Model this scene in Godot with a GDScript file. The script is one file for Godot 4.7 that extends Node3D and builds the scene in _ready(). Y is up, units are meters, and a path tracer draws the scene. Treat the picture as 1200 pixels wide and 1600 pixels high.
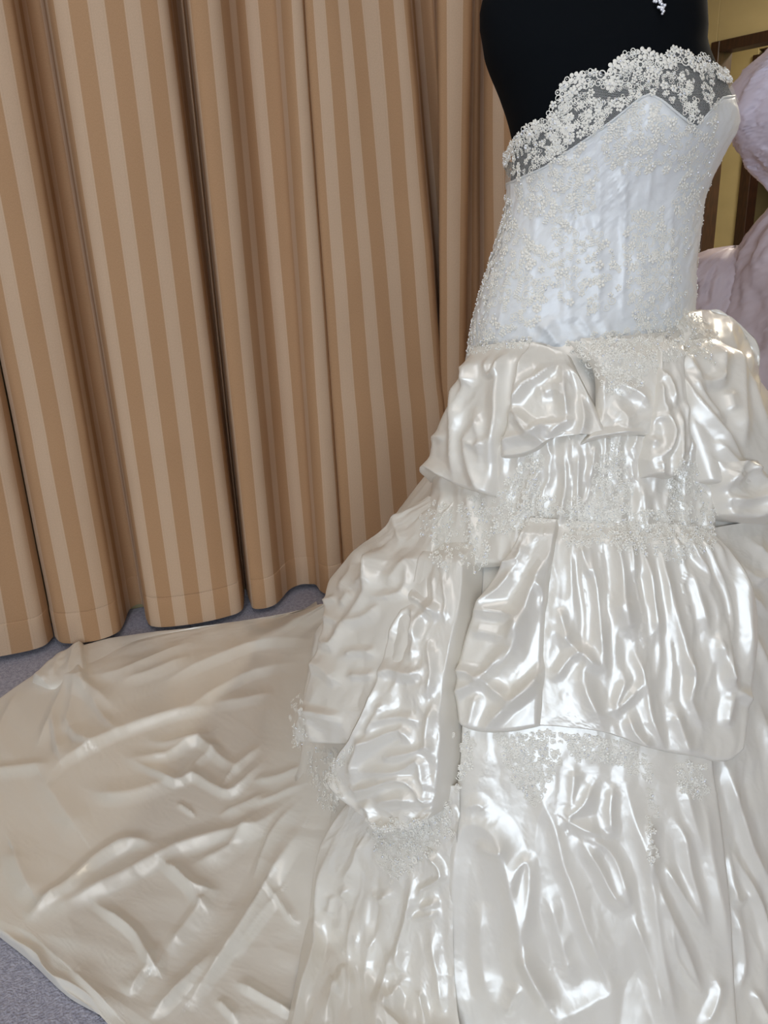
extends Node3D
# A bridal shop corner: an ivory satin gown with a long train on a black form, striped curtains behind it.

const FOC := 1200.0
const EYE := Vector3(0, 1.12, 0)
var cam_f: Vector3
var cam_r: Vector3
var cam_u: Vector3
var M := {}
var used := {}
var rng := RandomNumberGenerator.new()

# ---------------------------------------------------------------- naming and tagging
func numbered(called: String) -> String:
	var n: int = used.get(called, 0)
	used[called] = n + 1
	return called if n == 0 else "%s_%03d" % [called, n]

func tag(o: Node, label: String, category: String, group := "") -> Node:
	o.set_meta("label", label)
	o.set_meta("category", category)
	if group != "":
		o.set_meta("group", group)
	return o

func thing(called: String, label: String, category: String, at := Vector3.ZERO, turn := 0.0, group := "") -> Node3D:
	var o := Node3D.new()
	o.name = numbered(called)
	add_child(o)
	o.position = at
	o.rotation.y = turn
	tag(o, label, category, group)
	return o

func put(called: String, mesh: Mesh, mat: Material, parent: Node = null, at := Vector3.ZERO) -> MeshInstance3D:
	var o := MeshInstance3D.new()
	o.mesh = mesh
	o.material_override = mat
	o.cast_shadow = GeometryInstance3D.SHADOW_CASTING_SETTING_ON
	o.position = at
	if parent == null:
		o.name = numbered(called)
		add_child(o, true)
	else:
		o.name = called
		parent.add_child(o, true)
	return o

func struct(called: String, mesh: Mesh, mat: Material, parent: Node = null, at := Vector3.ZERO) -> MeshInstance3D:
	var o := put(called, mesh, mat, parent, at)
	if parent == null:
		o.set_meta("kind", "structure")
	return o

# ---------------------------------------------------------------- camera rays (used to size and place things when building)
func ray(p: Vector2) -> Vector3:
	return cam_f + cam_r * ((p.x - 600.0) / FOC) - cam_u * ((p.y - 800.0) / FOC)

func proj(p: Vector3) -> Vector2:
	var v := p - EYE
	var w := v.dot(cam_f)
	return Vector2(600.0 + FOC * v.dot(cam_r) / w, 800.0 - FOC * v.dot(cam_u) / w)

func at_z(p: Vector2, z: float) -> Vector3:
	var d := ray(p)
	return EYE + d * (z / d.z)

# ---------------------------------------------------------------- small mesh helpers
func bevel_box(size: Vector3, b := 0.004) -> ArrayMesh:
	var st := SurfaceTool.new()
	st.begin(Mesh.PRIMITIVE_TRIANGLES)
	add_bevel_box(st, Transform3D.IDENTITY, size, b)
	st.generate_normals()
	return st.commit()

func add_quad(st: SurfaceTool, a: Vector3, b: Vector3, c: Vector3, d: Vector3, out: Vector3) -> void:
	st.set_smooth_group(-1)
	if (b - a).cross(c - a).dot(out) > 0.0:
		for p: Vector3 in [a, c, b, a, d, c]:
			st.add_vertex(p)
	else:
		for p: Vector3 in [a, b, c, a, c, d]:
			st.add_vertex(p)

func add_bevel_box(st: SurfaceTool, x: Transform3D, size: Vector3, b: float) -> void:
	var h := size * 0.5
	b = minf(b, minf(h.x, minf(h.y, h.z)) * 0.9)
	var ax := [Vector3.RIGHT, Vector3.UP, Vector3.BACK]
	for k in 3:
		var i := (k + 1) % 3
		var j := (k + 2) % 3
		var hk: float = h[k]
		var hi: float = h[i]
		var hj: float = h[j]
		var ek: Vector3 = ax[k]
		var ei: Vector3 = ax[i]
		var ej: Vector3 = ax[j]
		for s: float in [-1.0, 1.0]:
			var c := ek * s * hk
			add_quad(st, x * (c - ei * (hi - b) - ej * (hj - b)), x * (c + ei * (hi - b) - ej * (hj - b)), x * (c + ei * (hi - b) + ej * (hj - b)), x * (c - ei * (hi - b) + ej * (hj - b)), x.basis * (ek * s))
			for t: float in [-1.0, 1.0]:
				var p0 := ek * s * hk + ei * t * (hi - b)
				var p1 := ek * s * (hk - b) + ei * t * hi
				add_quad(st, x * (p0 - ej * (hj - b)), x * (p1 - ej * (hj - b)), x * (p1 + ej * (hj - b)), x * (p0 + ej * (hj - b)), x.basis * (ek * s + ei * t))
	for sx: float in [-1.0, 1.0]:
		for sy: float in [-1.0, 1.0]:
			for sz: float in [-1.0, 1.0]:
				var a := x * Vector3(sx * h.x, sy * (h.y - b), sz * (h.z - b))
				var bb := x * Vector3(sx * (h.x - b), sy * h.y, sz * (h.z - b))
				var c2 := x * Vector3(sx * (h.x - b), sy * (h.y - b), sz * h.z)
				var o := x.basis * Vector3(sx, sy, sz)
				st.set_smooth_group(-1)
				if (bb - a).cross(c2 - a).dot(o) > 0.0:
					st.add_vertex(a); st.add_vertex(c2); st.add_vertex(bb)
				else:
					st.add_vertex(a); st.add_vertex(bb); st.add_vertex(c2)

# A grid of points (nu by nv) as a smooth mesh; normals from the grid, turned towards "outs".
func grid_mesh(P: PackedVector3Array, nu: int, nv: int, outs: PackedVector3Array, uv := PackedVector2Array(), wrap := false) -> ArrayMesh:
	var nrm := PackedVector3Array()
	nrm.resize(P.size())
	# which way the grid faces: by majority against the outward hints
	var vote := 0.0
	for j in range(0, nv - 1, maxi(nv / 24, 1)):
		for i in range(0, nu - 1, maxi(nu / 24, 1)):
			var k := j * nu + i
			vote += signf((P[k + 1] - P[k]).cross(P[k + nu] - P[k]).dot(outs[k]))
	var side := 1.0 if vote >= 0.0 else -1.0
	for j in nv:
		for i in nu:
			var k := j * nu + i
			var l := k - 1 if i > 0 else (k + nu - 2 if wrap else k)
			var r := k + 1 if i < nu - 1 else (k - nu + 2 if wrap else k)
			var u := k - nu if j > 0 else k
			var d := k + nu if j < nv - 1 else k
			var n := (P[r] - P[l]).cross(P[d] - P[u])
			nrm[k] = outs[k].normalized() if n.length_squared() < 1e-20 else n.normalized() * side
	var idx := PackedInt32Array()
	idx.resize((nu - 1) * (nv - 1) * 6)
	var q := 0
	var flip := side > 0.0
	for j in nv - 1:
		for i in nu - 1:
			var a := j * nu + i
			var b := a + 1
			var c := a + nu + 1
			var d := a + nu
			if flip:
				idx[q] = a; idx[q + 1] = c; idx[q + 2] = b; idx[q + 3] = a; idx[q + 4] = d; idx[q + 5] = c
			else:
				idx[q] = a; idx[q + 1] = b; idx[q + 2] = c; idx[q + 3] = a; idx[q + 4] = c; idx[q + 5] = d
			q += 6
	var arr := []
	arr.resize(Mesh.ARRAY_MAX)
	arr[Mesh.ARRAY_VERTEX] = P
	arr[Mesh.ARRAY_NORMAL] = nrm
	if uv.size() == P.size():
		arr[Mesh.ARRAY_TEX_UV] = uv
	arr[Mesh.ARRAY_INDEX] = idx
	var m := ArrayMesh.new()
	m.add_surface_from_arrays(Mesh.PRIMITIVE_TRIANGLES, arr)
	return m

func cr(a: float, b: float, c: float, d: float, t: float) -> float:
	return b + 0.5 * t * (c - a + t * (2.0 * a - 5.0 * b + 4.0 * c - d + t * (3.0 * (b - c) + d - a)))

# piecewise curve through (x, y) pairs laid out flat, clamped at both ends
func curve(t: Array, x: float) -> float:
	var n := t.size() / 2
	if x <= t[0]:
		return t[1]
	for i in n - 1:
		var x0: float = t[i * 2]
		var x1: float = t[i * 2 + 2]
		if x <= x1:
			var f := (x - x0) / (x1 - x0)
			var y0: float = t[maxi(i - 1, 0) * 2 + 1]
			var y3: float = t[mini(i + 2, n - 1) * 2 + 1]
			return cr(y0, t[i * 2 + 1], t[i * 2 + 3], y3, f)
	return t[n * 2 - 1]

func linear_curve(t: Array, x: float) -> float:
	var n := t.size() / 2
	if x <= t[0]:
		return t[1]
	for i in n - 1:
		if x <= t[i * 2 + 2]:
			return lerpf(t[i * 2 + 1], t[i * 2 + 3], (x - t[i * 2]) / maxf(t[i * 2 + 2] - t[i * 2], 1e-6))
	return t[n * 2 - 1]

# a tube of given radii along points
func tube(pts: Array, rad: float, sides := 8) -> ArrayMesh:
	var P := PackedVector3Array()
	var O := PackedVector3Array()
	var nv := pts.size()
	for j in nv:
		var p: Vector3 = pts[j]
		var t: Vector3 = (pts[mini(j + 1, nv - 1)] - pts[maxi(j - 1, 0)]).normalized()
		var a := t.cross(Vector3.UP if absf(t.y) < 0.9 else Vector3.RIGHT).normalized()
		var b := t.cross(a)
		for i in sides + 1:
			var w := TAU * i / sides
			var o := a * cos(w) + b * sin(w)
			P.append(p + o * rad)
			O.append(o)
	return grid_mesh(P, sides + 1, nv, O, PackedVector2Array(), true)

# ---------------------------------------------------------------- materials
func satin(col: Color, rough: float, spec := 0.6) -> StandardMaterial3D:
	var m := StandardMaterial3D.new()
	m.albedo_color = col
	m.roughness = rough
	m.metallic = 0.0
	m.metallic_specular = spec
	m.cull_mode = BaseMaterial3D.CULL_DISABLED
	return m

func plain(col: Color, rough := 0.8, metal := 0.0) -> StandardMaterial3D:
	var m := StandardMaterial3D.new()
	m.albedo_color = col
	m.roughness = rough
	m.metallic = metal
	return m

func noise_image(size: int, freq: float, lo: Color, hi: Color, sd: int, oct := 4) -> ImageTexture:
	var n := FastNoiseLite.new()
	n.seed = sd
	n.frequency = freq
	n.fractal_octaves = oct
	var g := n.get_seamless_image(size, size)
	var im := Image.create(size, size, true, Image.FORMAT_RGB8)
	for y in size:
		for x in size:
			im.set_pixel(x, y, lo.lerp(hi, g.get_pixel(x, y).r))
	im.generate_mipmaps()
	return ImageTexture.create_from_image(im)

func make_materials() -> void:
	M.satin = satin(Color(0.905, 0.875, 0.825), 0.30, 0.85)
	M.satin.metallic = 0.10
	M.bodice = satin(Color(0.90, 0.895, 0.885), 0.38, 0.6)
	M.lining = satin(Color(0.84, 0.80, 0.72), 0.45, 0.5)
	M.lace = plain(Color(0.945, 0.918, 0.868), 0.7)
	M.lace.cull_mode = BaseMaterial3D.CULL_DISABLED
	M.bead = plain(Color(0.96, 0.95, 0.93), 0.18, 0.0)
	M.stone = plain(Color(0.96, 0.96, 0.98), 0.06, 0.35)
	M.metal = plain(Color(0.75, 0.75, 0.77), 0.2, 1.0)
	# net: threads of a fine hexagonal mesh, holes cut out
	var net := Image.create(128, 128, true, Image.FORMAT_RGBA8)
	net.fill(Color(0.92, 0.91, 0.89, 0.0))
	for y in 128:
		for x in 128:
			var r := y / 8
			var fx := fposmod(x + (4 if r % 2 == 1 else 0), 8.0)
			var fy := y % 8
			if fx < 1.0 or fy < 1.0:
				net.set_pixel(x, y, Color(0.92, 0.91, 0.89, 1.0))
	net.generate_mipmaps()
	M.net = plain(Color(1, 1, 1), 0.7)
	M.net.albedo_texture = ImageTexture.create_from_image(net)
	M.net.transparency = BaseMaterial3D.TRANSPARENCY_ALPHA_SCISSOR
	M.net.alpha_scissor_threshold = 0.5
	M.net.cull_mode = BaseMaterial3D.CULL_DISABLED
	# black jersey of the form
	M.jersey = plain(Color(0.045, 0.055, 0.068), 0.9)
	M.jersey.metallic_specular = 0.2
	# curtain: woven stripes, tan and old gold
	var W := 256
	var cu := Image.create(W, 512, true, Image.FORMAT_RGB8)
	var n1 := FastNoiseLite.new()
	n1.seed = 5
	n1.frequency = 0.09
	var light := Color(0.80, 0.68, 0.565)
	var gold := Color(0.72, 0.565, 0.42)
	for y in 512:
		for x in W:
			var u := float(x) / W
			var e := smoothstep(0.0, 0.012, u) * (1.0 - smoothstep(0.47, 0.482, u))
			var c := gold.lerp(light, e)
			var w := n1.get_noise_2d(x * 1.5, y * 0.7) * 0.03 + (rng.randf() - 0.5) * 0.05
			if y % 3 == 0:
				w -= 0.018
			if (u > 0.06 and u < 0.075) or (u > 0.40 and u < 0.415):
				w -= 0.025
			if e < 0.5:
				w += n1.get_noise_2d(x * 3.0 + 700.0, y * 3.0) * 0.05
			cu.set_pixel(x, y, Color(c.r + w, c.g + w * 0.9, c.b + w * 0.75))
	cu.generate_mipmaps()
	M.curtain = plain(Color(1, 1, 1), 0.85)
	M.curtain.albedo_texture = ImageTexture.create_from_image(cu)
	M.curtain.cull_mode = BaseMaterial3D.CULL_DISABLED
	M.curtain.metallic_specular = 0.3
	# carpet
	M.carpet = plain(Color(1, 1, 1), 0.95)
	M.carpet.albedo_texture = noise_image(256, 0.06, Color(0.58, 0.57, 0.615), Color(0.74, 0.725, 0.765), 11)
	M.carpet.uv1_triplanar = true
	M.carpet.uv1_world_triplanar = true
	M.carpet.uv1_scale = Vector3(5, 5, 5)
	M.carpet.heightmap_enabled = true
	M.carpet.heightmap_texture = noise_image(256, 0.16, Color(0, 0, 0), Color(1, 1, 1), 12, 2)
	M.carpet.heightmap_scale = 0.2
	M.carpet.metallic_specular = 0.2
	# painted walls
	M.wall = plain(Color(1, 1, 1), 0.9)
	M.wall.albedo_texture = noise_image(128, 0.03, Color(0.64, 0.585, 0.43), Color(0.68, 0.62, 0.46), 21)
	M.wall.uv1_triplanar = true
	M.wall.uv1_world_triplanar = true
	M.wall_plain = plain(Color(0.80, 0.74, 0.66), 0.9)
	M.ceiling = plain(Color(0.86, 0.83, 0.78), 0.95)
	M.wood = plain(Color(1, 1, 1), 0.45)
	M.wood.albedo_texture = noise_image(128, 0.05, Color(0.13, 0.075, 0.05), Color(0.24, 0.14, 0.09), 31)
	M.wood.uv1_triplanar = true
	M.wood.uv1_scale = Vector3(6, 1.2, 6)
	M.tube_white = plain(Color(0.95, 0.96, 0.98), 0.4)
	M.glow = plain(Color(0.9, 0.95, 1.0), 0.4)
	M.glow.emission_enabled = true
	M.glow.emission = Color(0.93, 0.96, 1.0)
	M.glow.emission_energy_multiplier = 1.6
	M.lilac = satin(Color(0.87, 0.83, 0.885), 0.5, 0.5)
	M.lilac.backlight_enabled = true
	M.lilac.backlight = Color(0.25, 0.22, 0.24)
	M.mauve = satin(Color(0.77, 0.705, 0.72), 0.55, 0.45)
	M.black_frame = plain(Color(0.03, 0.03, 0.035), 0.4)
	M.upholstery = plain(Color(1, 1, 1), 0.9)
	M.upholstery.albedo_texture = noise_image(128, 0.12, Color(0.10, 0.10, 0.11), Color(0.40, 0.40, 0.42), 41, 2)
	M.upholstery.uv1_triplanar = true
	M.upholstery.uv1_scale = Vector3(4, 4, 4)
	var sp := Image.create(64, 64, true, Image.FORMAT_RGB8)
	for y in 64:
		for x in 64:
			sp.set_pixel(x, y, Color(0.85, 0.87, 0.92) if (x / 8) % 2 == 0 else Color(0.10, 0.14, 0.24))
	sp.generate_mipmaps()
	M.stripe = plain(Color(1, 1, 1), 0.9)
	M.stripe.albedo_texture = ImageTexture.create_from_image(sp)
	M.stripe.uv1_triplanar = true
	M.stripe.uv1_scale = Vector3(4, 4, 4)

# ---------------------------------------------------------------- creases: ridges laid over cloth, found by 14-pixel bins
var bins := {}
var seg_a := PackedVector2Array()
var seg_b := PackedVector2Array()
var seg_f := PackedInt32Array()
var seg_t := PackedVector2Array()
var fold_h := PackedFloat32Array()
var fold_w := PackedVector2Array()
const BIN := 14.0

func set_folds(folds: Array, fh := 1.0, fw := 1.0, asym := 1.0) -> void:
	bins.clear()
	seg_a.clear(); seg_b.clear(); seg_f.clear(); seg_t.clear(); fold_h.clear(); fold_w.clear()
	for f: Array in folds:
		var id := fold_h.size()
		fold_h.append(f[0] * 0.001 * fh)
		fold_w.append(Vector2(f[1] * asym, f[2] / asym) * fw)
		var pts: Array[Vector2] = []
		var k := 3
		while k + 1 < f.size():
			pts.append(Vector2(f[k], f[k + 1]))
			k += 2
		# round the corners a little
		var sm: Array[Vector2] = []
		for i in pts.size() - 1:
			var p0 := pts[maxi(i - 1, 0)]
			var p3 := pts[mini(i + 2, pts.size() - 1)]
			for s in 3:
				sm.append(pts[i].cubic_interpolate(pts[i + 1], p0, p3, s / 3.0))
		sm.append(pts[pts.size() - 1])
		var total := 0.0
		for i in sm.size() - 1:
			total += sm[i].distance_to(sm[i + 1])
		var run := 0.0
		var reach := 2.6 * maxf(f[1] * asym, f[2] / asym) * fw
		for i in sm.size() - 1:
			var a := sm[i]
			var b := sm[i + 1]
			var l := a.distance_to(b)
			var sid := seg_a.size()
			seg_a.append(a); seg_b.append(b); seg_f.append(id)
			seg_t.append(Vector2(run / total, (run + l) / total))
			run += l
			for by in range(floori((minf(a.y, b.y) - reach) / BIN), floori((maxf(a.y, b.y) + reach) / BIN) + 1):
				for bx in range(floori((minf(a.x, b.x) - reach) / BIN), floori((maxf(a.x, b.x) + reach) / BIN) + 1):
					var key := Vector2i(bx, by)
					if bins.has(key):
						bins[key].append(sid)
					else:
						bins[key] = PackedInt32Array([sid])

func fold_at(p: Vector2) -> float:
	var key := Vector2i(floori(p.x / BIN), floori(p.y / BIN))
	if not bins.has(key):
		return 0.0
	var list: PackedInt32Array = bins[key]
	var sum := 0.0
	var cur := -1
	var best := 0.0
	for s in list:
		var id := seg_f[s]
		if id != cur:
			sum += best
			best = 0.0
			cur = id
		var a := seg_a[s]
		var ab := seg_b[s] - a
		var ap := p - a
		var t := clampf(ap.dot(ab) / maxf(ab.length_squared(), 1e-6), 0.0, 1.0)
		var d := ap - ab * t
		var w := fold_w[id].x if ab.cross(ap) < 0.0 else fold_w[id].y
		var q := d.length_squared() / (w * w)
		if q < 6.7:
			var tt := lerpf(seg_t[s].x, seg_t[s].y, t)
			var taper := minf(1.0, minf(tt, 1.0 - tt) * 4.0 + 0.1)
			# a crease: nearly flat flanks that meet in a rounded crest and run out softly
			var e := 1.0 - (sqrt(q + 0.03) - 0.17) / 2.42
			var v := fold_h[id] * taper * e * (0.35 + 0.65 * e) if e > 0.0 else 0.0
			if absf(v) > absf(best):
				best = v
	return sum + best

# ---------------------------------------------------------------- what the cloth rests on: the flaring underskirt and the floor
const AX := 0.345
const AZ := -1.27
const R_FRONT := [0.0, 0.60, 0.1, 0.53, 0.38, 0.40, 0.5, 0.345, 0.675, 0.265, 0.8, 0.21, 0.9, 0.15, 0.95, 0.12]
const R_LEFT := [0.0, 0.60, 0.1, 0.56, 0.38, 0.49, 0.5, 0.40, 0.675, 0.26, 0.8, 0.22, 0.9, 0.185, 0.95, 0.17]
const R_BACK := [0.0, 0.50, 0.1, 0.46, 0.38, 0.34, 0.5, 0.29, 0.675, 0.23, 0.8, 0.19, 0.9, 0.14, 0.95, 0.11]
const R_RIGHT := [0.0, 0.62, 0.1, 0.57, 0.38, 0.46, 0.5, 0.41, 0.675, 0.35, 0.8, 0.305, 0.9, 0.225, 0.95, 0.15]

func base_r(y: float, c: float, s: float) -> float:
	var rx: float = linear_curve(R_RIGHT if c > 0.0 else R_LEFT, y)
	var rz: float = linear_curve(R_FRONT if s > 0.0 else R_BACK, y)
	return c * c * rx + s * s * rz

func base_hit(px: Vector2, off: float, floor_y: float, flat := false) -> Array:
	var d := ray(px)
	if flat:
		return [EYE + d * ((floor_y - EYE.y) / d.y), Vector3.UP]
	var t := 0.55
	var best := 1e9
	var best_t := 1.2
	var prev := 1e9
	while t < 3.4:
		var p := EYE + d * t
		var rx := p.x - AX
		var rz := p.z - AZ
		var rho := sqrt(rx * rx + rz * rz) + 1e-6
		var g := rho - base_r(p.y, rx / rho, rz / rho) - off
		if p.y < floor_y or g < 0.0:
			var lo := t - 0.025
			var hi := t
			for k in 8:
				var m := (lo + hi) * 0.5
				p = EYE + d * m
				rx = p.x - AX
				rz = p.z - AZ
				rho = sqrt(rx * rx + rz * rz) + 1e-6
				if p.y < floor_y or rho - base_r(p.y, rx / rho, rz / rho) - off < 0.0:
					hi = m
				else:
					lo = m
			p = EYE + d * hi
			if p.y < floor_y + 0.003:
				return [p, Vector3.UP]
			return [p, base_n(p)]
		if g < best:
			best = g
			best_t = t
		prev = g
		t += 0.025
	var pb := EYE + d * best_t
	return [pb, base_n(pb)]

func base_n(p: Vector3) -> Vector3:
	var rx := p.x - AX
	var rz := p.z - AZ
	var rho := sqrt(rx * rx + rz * rz) + 1e-6
	var c := rx / rho
	var s := rz / rho
	var dr := (base_r(p.y + 0.03, c, s) - base_r(p.y - 0.03, c, s)) / 0.06
	return Vector3(c, -dr, s).normalized()

# ---------------------------------------------------------------- where the cloth surface came to lie, in 4-pixel cells, so that lace can be sewn on it
const ZW := 330
const ZH := 430
const ZC := 4.0
var z_d := PackedFloat32Array()
var z_p := PackedVector3Array()
var z_n := PackedVector3Array()

func z_note(px: Vector2, p: Vector3, n: Vector3) -> void:
	var i := int((px.x + 40.0) / ZC)
	var j := int((px.y + 40.0) / ZC)
	if i < 0 or j < 0 or i >= ZW or j >= ZH:
		return
	var d := (p - EYE).dot(cam_f)
	var k := j * ZW + i
	if d < z_d[k]:
		z_d[k] = d
		z_p[k] = p
		z_n[k] = n

func z_find(px: Vector2) -> int:
	var i := int((px.x + 40.0) / ZC)
	var j := int((px.y + 40.0) / ZC)
	if i < 1 or j < 1 or i >= ZW - 1 or j >= ZH - 1:
		return -1
	var k := j * ZW + i
	if z_d[k] < 1e8:
		return k
	for o: int in [-1, 1, -ZW, ZW]:
		if z_d[k + o] < 1e8:
			return k + o
	return -1

# ---------------------------------------------------------------- a panel of satin
func resample(row: Array, n: int) -> PackedVector2Array:
	var pts: Array[Vector2] = []
	var k := 0
	while k + 1 < row.size():
		pts.append(Vector2(row[k], row[k + 1]))
		k += 2
	var sm := PackedVector2Array()
	for i in pts.size() - 1:
		var p0 := pts[i - 1] if i > 0 else pts[0] * 2.0 - pts[1]
		var p3 := pts[i + 2] if i + 2 < pts.size() else pts[i + 1] * 2.0 - pts[i]
		for s in 12:
			sm.append(pts[i].cubic_interpolate(pts[i + 1], p0, p3, s / 12.0))
	sm.append(pts[pts.size() - 1])
	var acc := PackedFloat32Array([0.0])
	for i in sm.size() - 1:
		acc.append(acc[i] + sm[i].distance_to(sm[i + 1]))
	var out := PackedVector2Array()
	var j := 0
	for i in n:
		var w := acc[acc.size() - 1] * i / (n - 1)
		while j < acc.size() - 2 and acc[j + 1] < w:
			j += 1
		out.append(sm[j].lerp(sm[j + 1], clampf((w - acc[j]) / maxf(acc[j + 1] - acc[j], 1e-5), 0.0, 1.0)))
	return out

func edge(x: float) -> float:
	if x >= 1.0:
		return 1.0
	return sqrt(maxf(0.0, 1.0 - (1.0 - x) * (1.0 - x)))

func soft(x: float) -> float:
	return lerpf(edge(x), smoothstep(0.0, 1.0, x), 0.5) if x < 1.0 else 1.0

var n_low := FastNoiseLite.new()
var n_cell := FastNoiseLite.new()
var n_fine := FastNoiseLite.new()
var n_warp := FastNoiseLite.new()

func init_noise() -> void:
	n_low.seed = 3
	n_low.frequency = 1.0
	n_low.noise_type = FastNoiseLite.TYPE_SIMPLEX_SMOOTH
	n_low.fractal_type = FastNoiseLite.FRACTAL_RIDGED
	n_low.fractal_octaves = 2
	n_low.domain_warp_enabled = true
	n_low.domain_warp_amplitude = 0.5
	n_low.domain_warp_frequency = 0.7
	n_cell.seed = 8
	n_cell.frequency = 1.0
	n_cell.noise_type = FastNoiseLite.TYPE_CELLULAR
	n_cell.cellular_distance_function = FastNoiseLite.DISTANCE_EUCLIDEAN
	n_cell.cellular_return_type = FastNoiseLite.RETURN_DISTANCE
	n_cell.fractal_type = FastNoiseLite.FRACTAL_NONE
	n_cell.domain_warp_enabled = true
	n_cell.domain_warp_amplitude = 0.6
	n_cell.domain_warp_frequency = 0.8
	n_warp.seed = 29
	n_warp.frequency = 1.0
	n_warp.fractal_octaves = 2
	n_fine.seed = 17
	n_fine.frequency = 1.0
	n_fine.fractal_octaves = 3

# crumpled cloth: flat facets between creases (heights at the corners of a bent triangle lattice)
func hash2(i: int, j: int) -> float:
	var h := (i * 374761393 + j * 668265263) & 0x7fffffff
	h = ((h ^ (h >> 13)) * 1274126177) & 0x7fffffff
	return float((h ^ (h >> 16)) & 0xffff) / 65535.0

func facet(x: float, y: float) -> float:
	var wx := x + 0.55 * n_warp.get_noise_2d(x * 0.9, y * 0.9)
	var wy := y + 0.55 * n_warp.get_noise_2d(x * 0.9 + 91.0, y * 0.9 + 37.0)
	var k := (wx + wy) * 0.366025
	var i := floori(wx + k)
	var j := floori(wy + k)
	var fx := wx + k - i
	var fy := wy + k - j
	var a := hash2(i, j)
	var c := hash2(i + 1, j + 1)
	if fx > fy:
		return a * (1.0 - fx) + hash2(i + 1, j) * (fx - fy) + c * fy
	return a * (1.0 - fy) + hash2(i, j + 1) * (fy - fx) + c * fx

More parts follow.
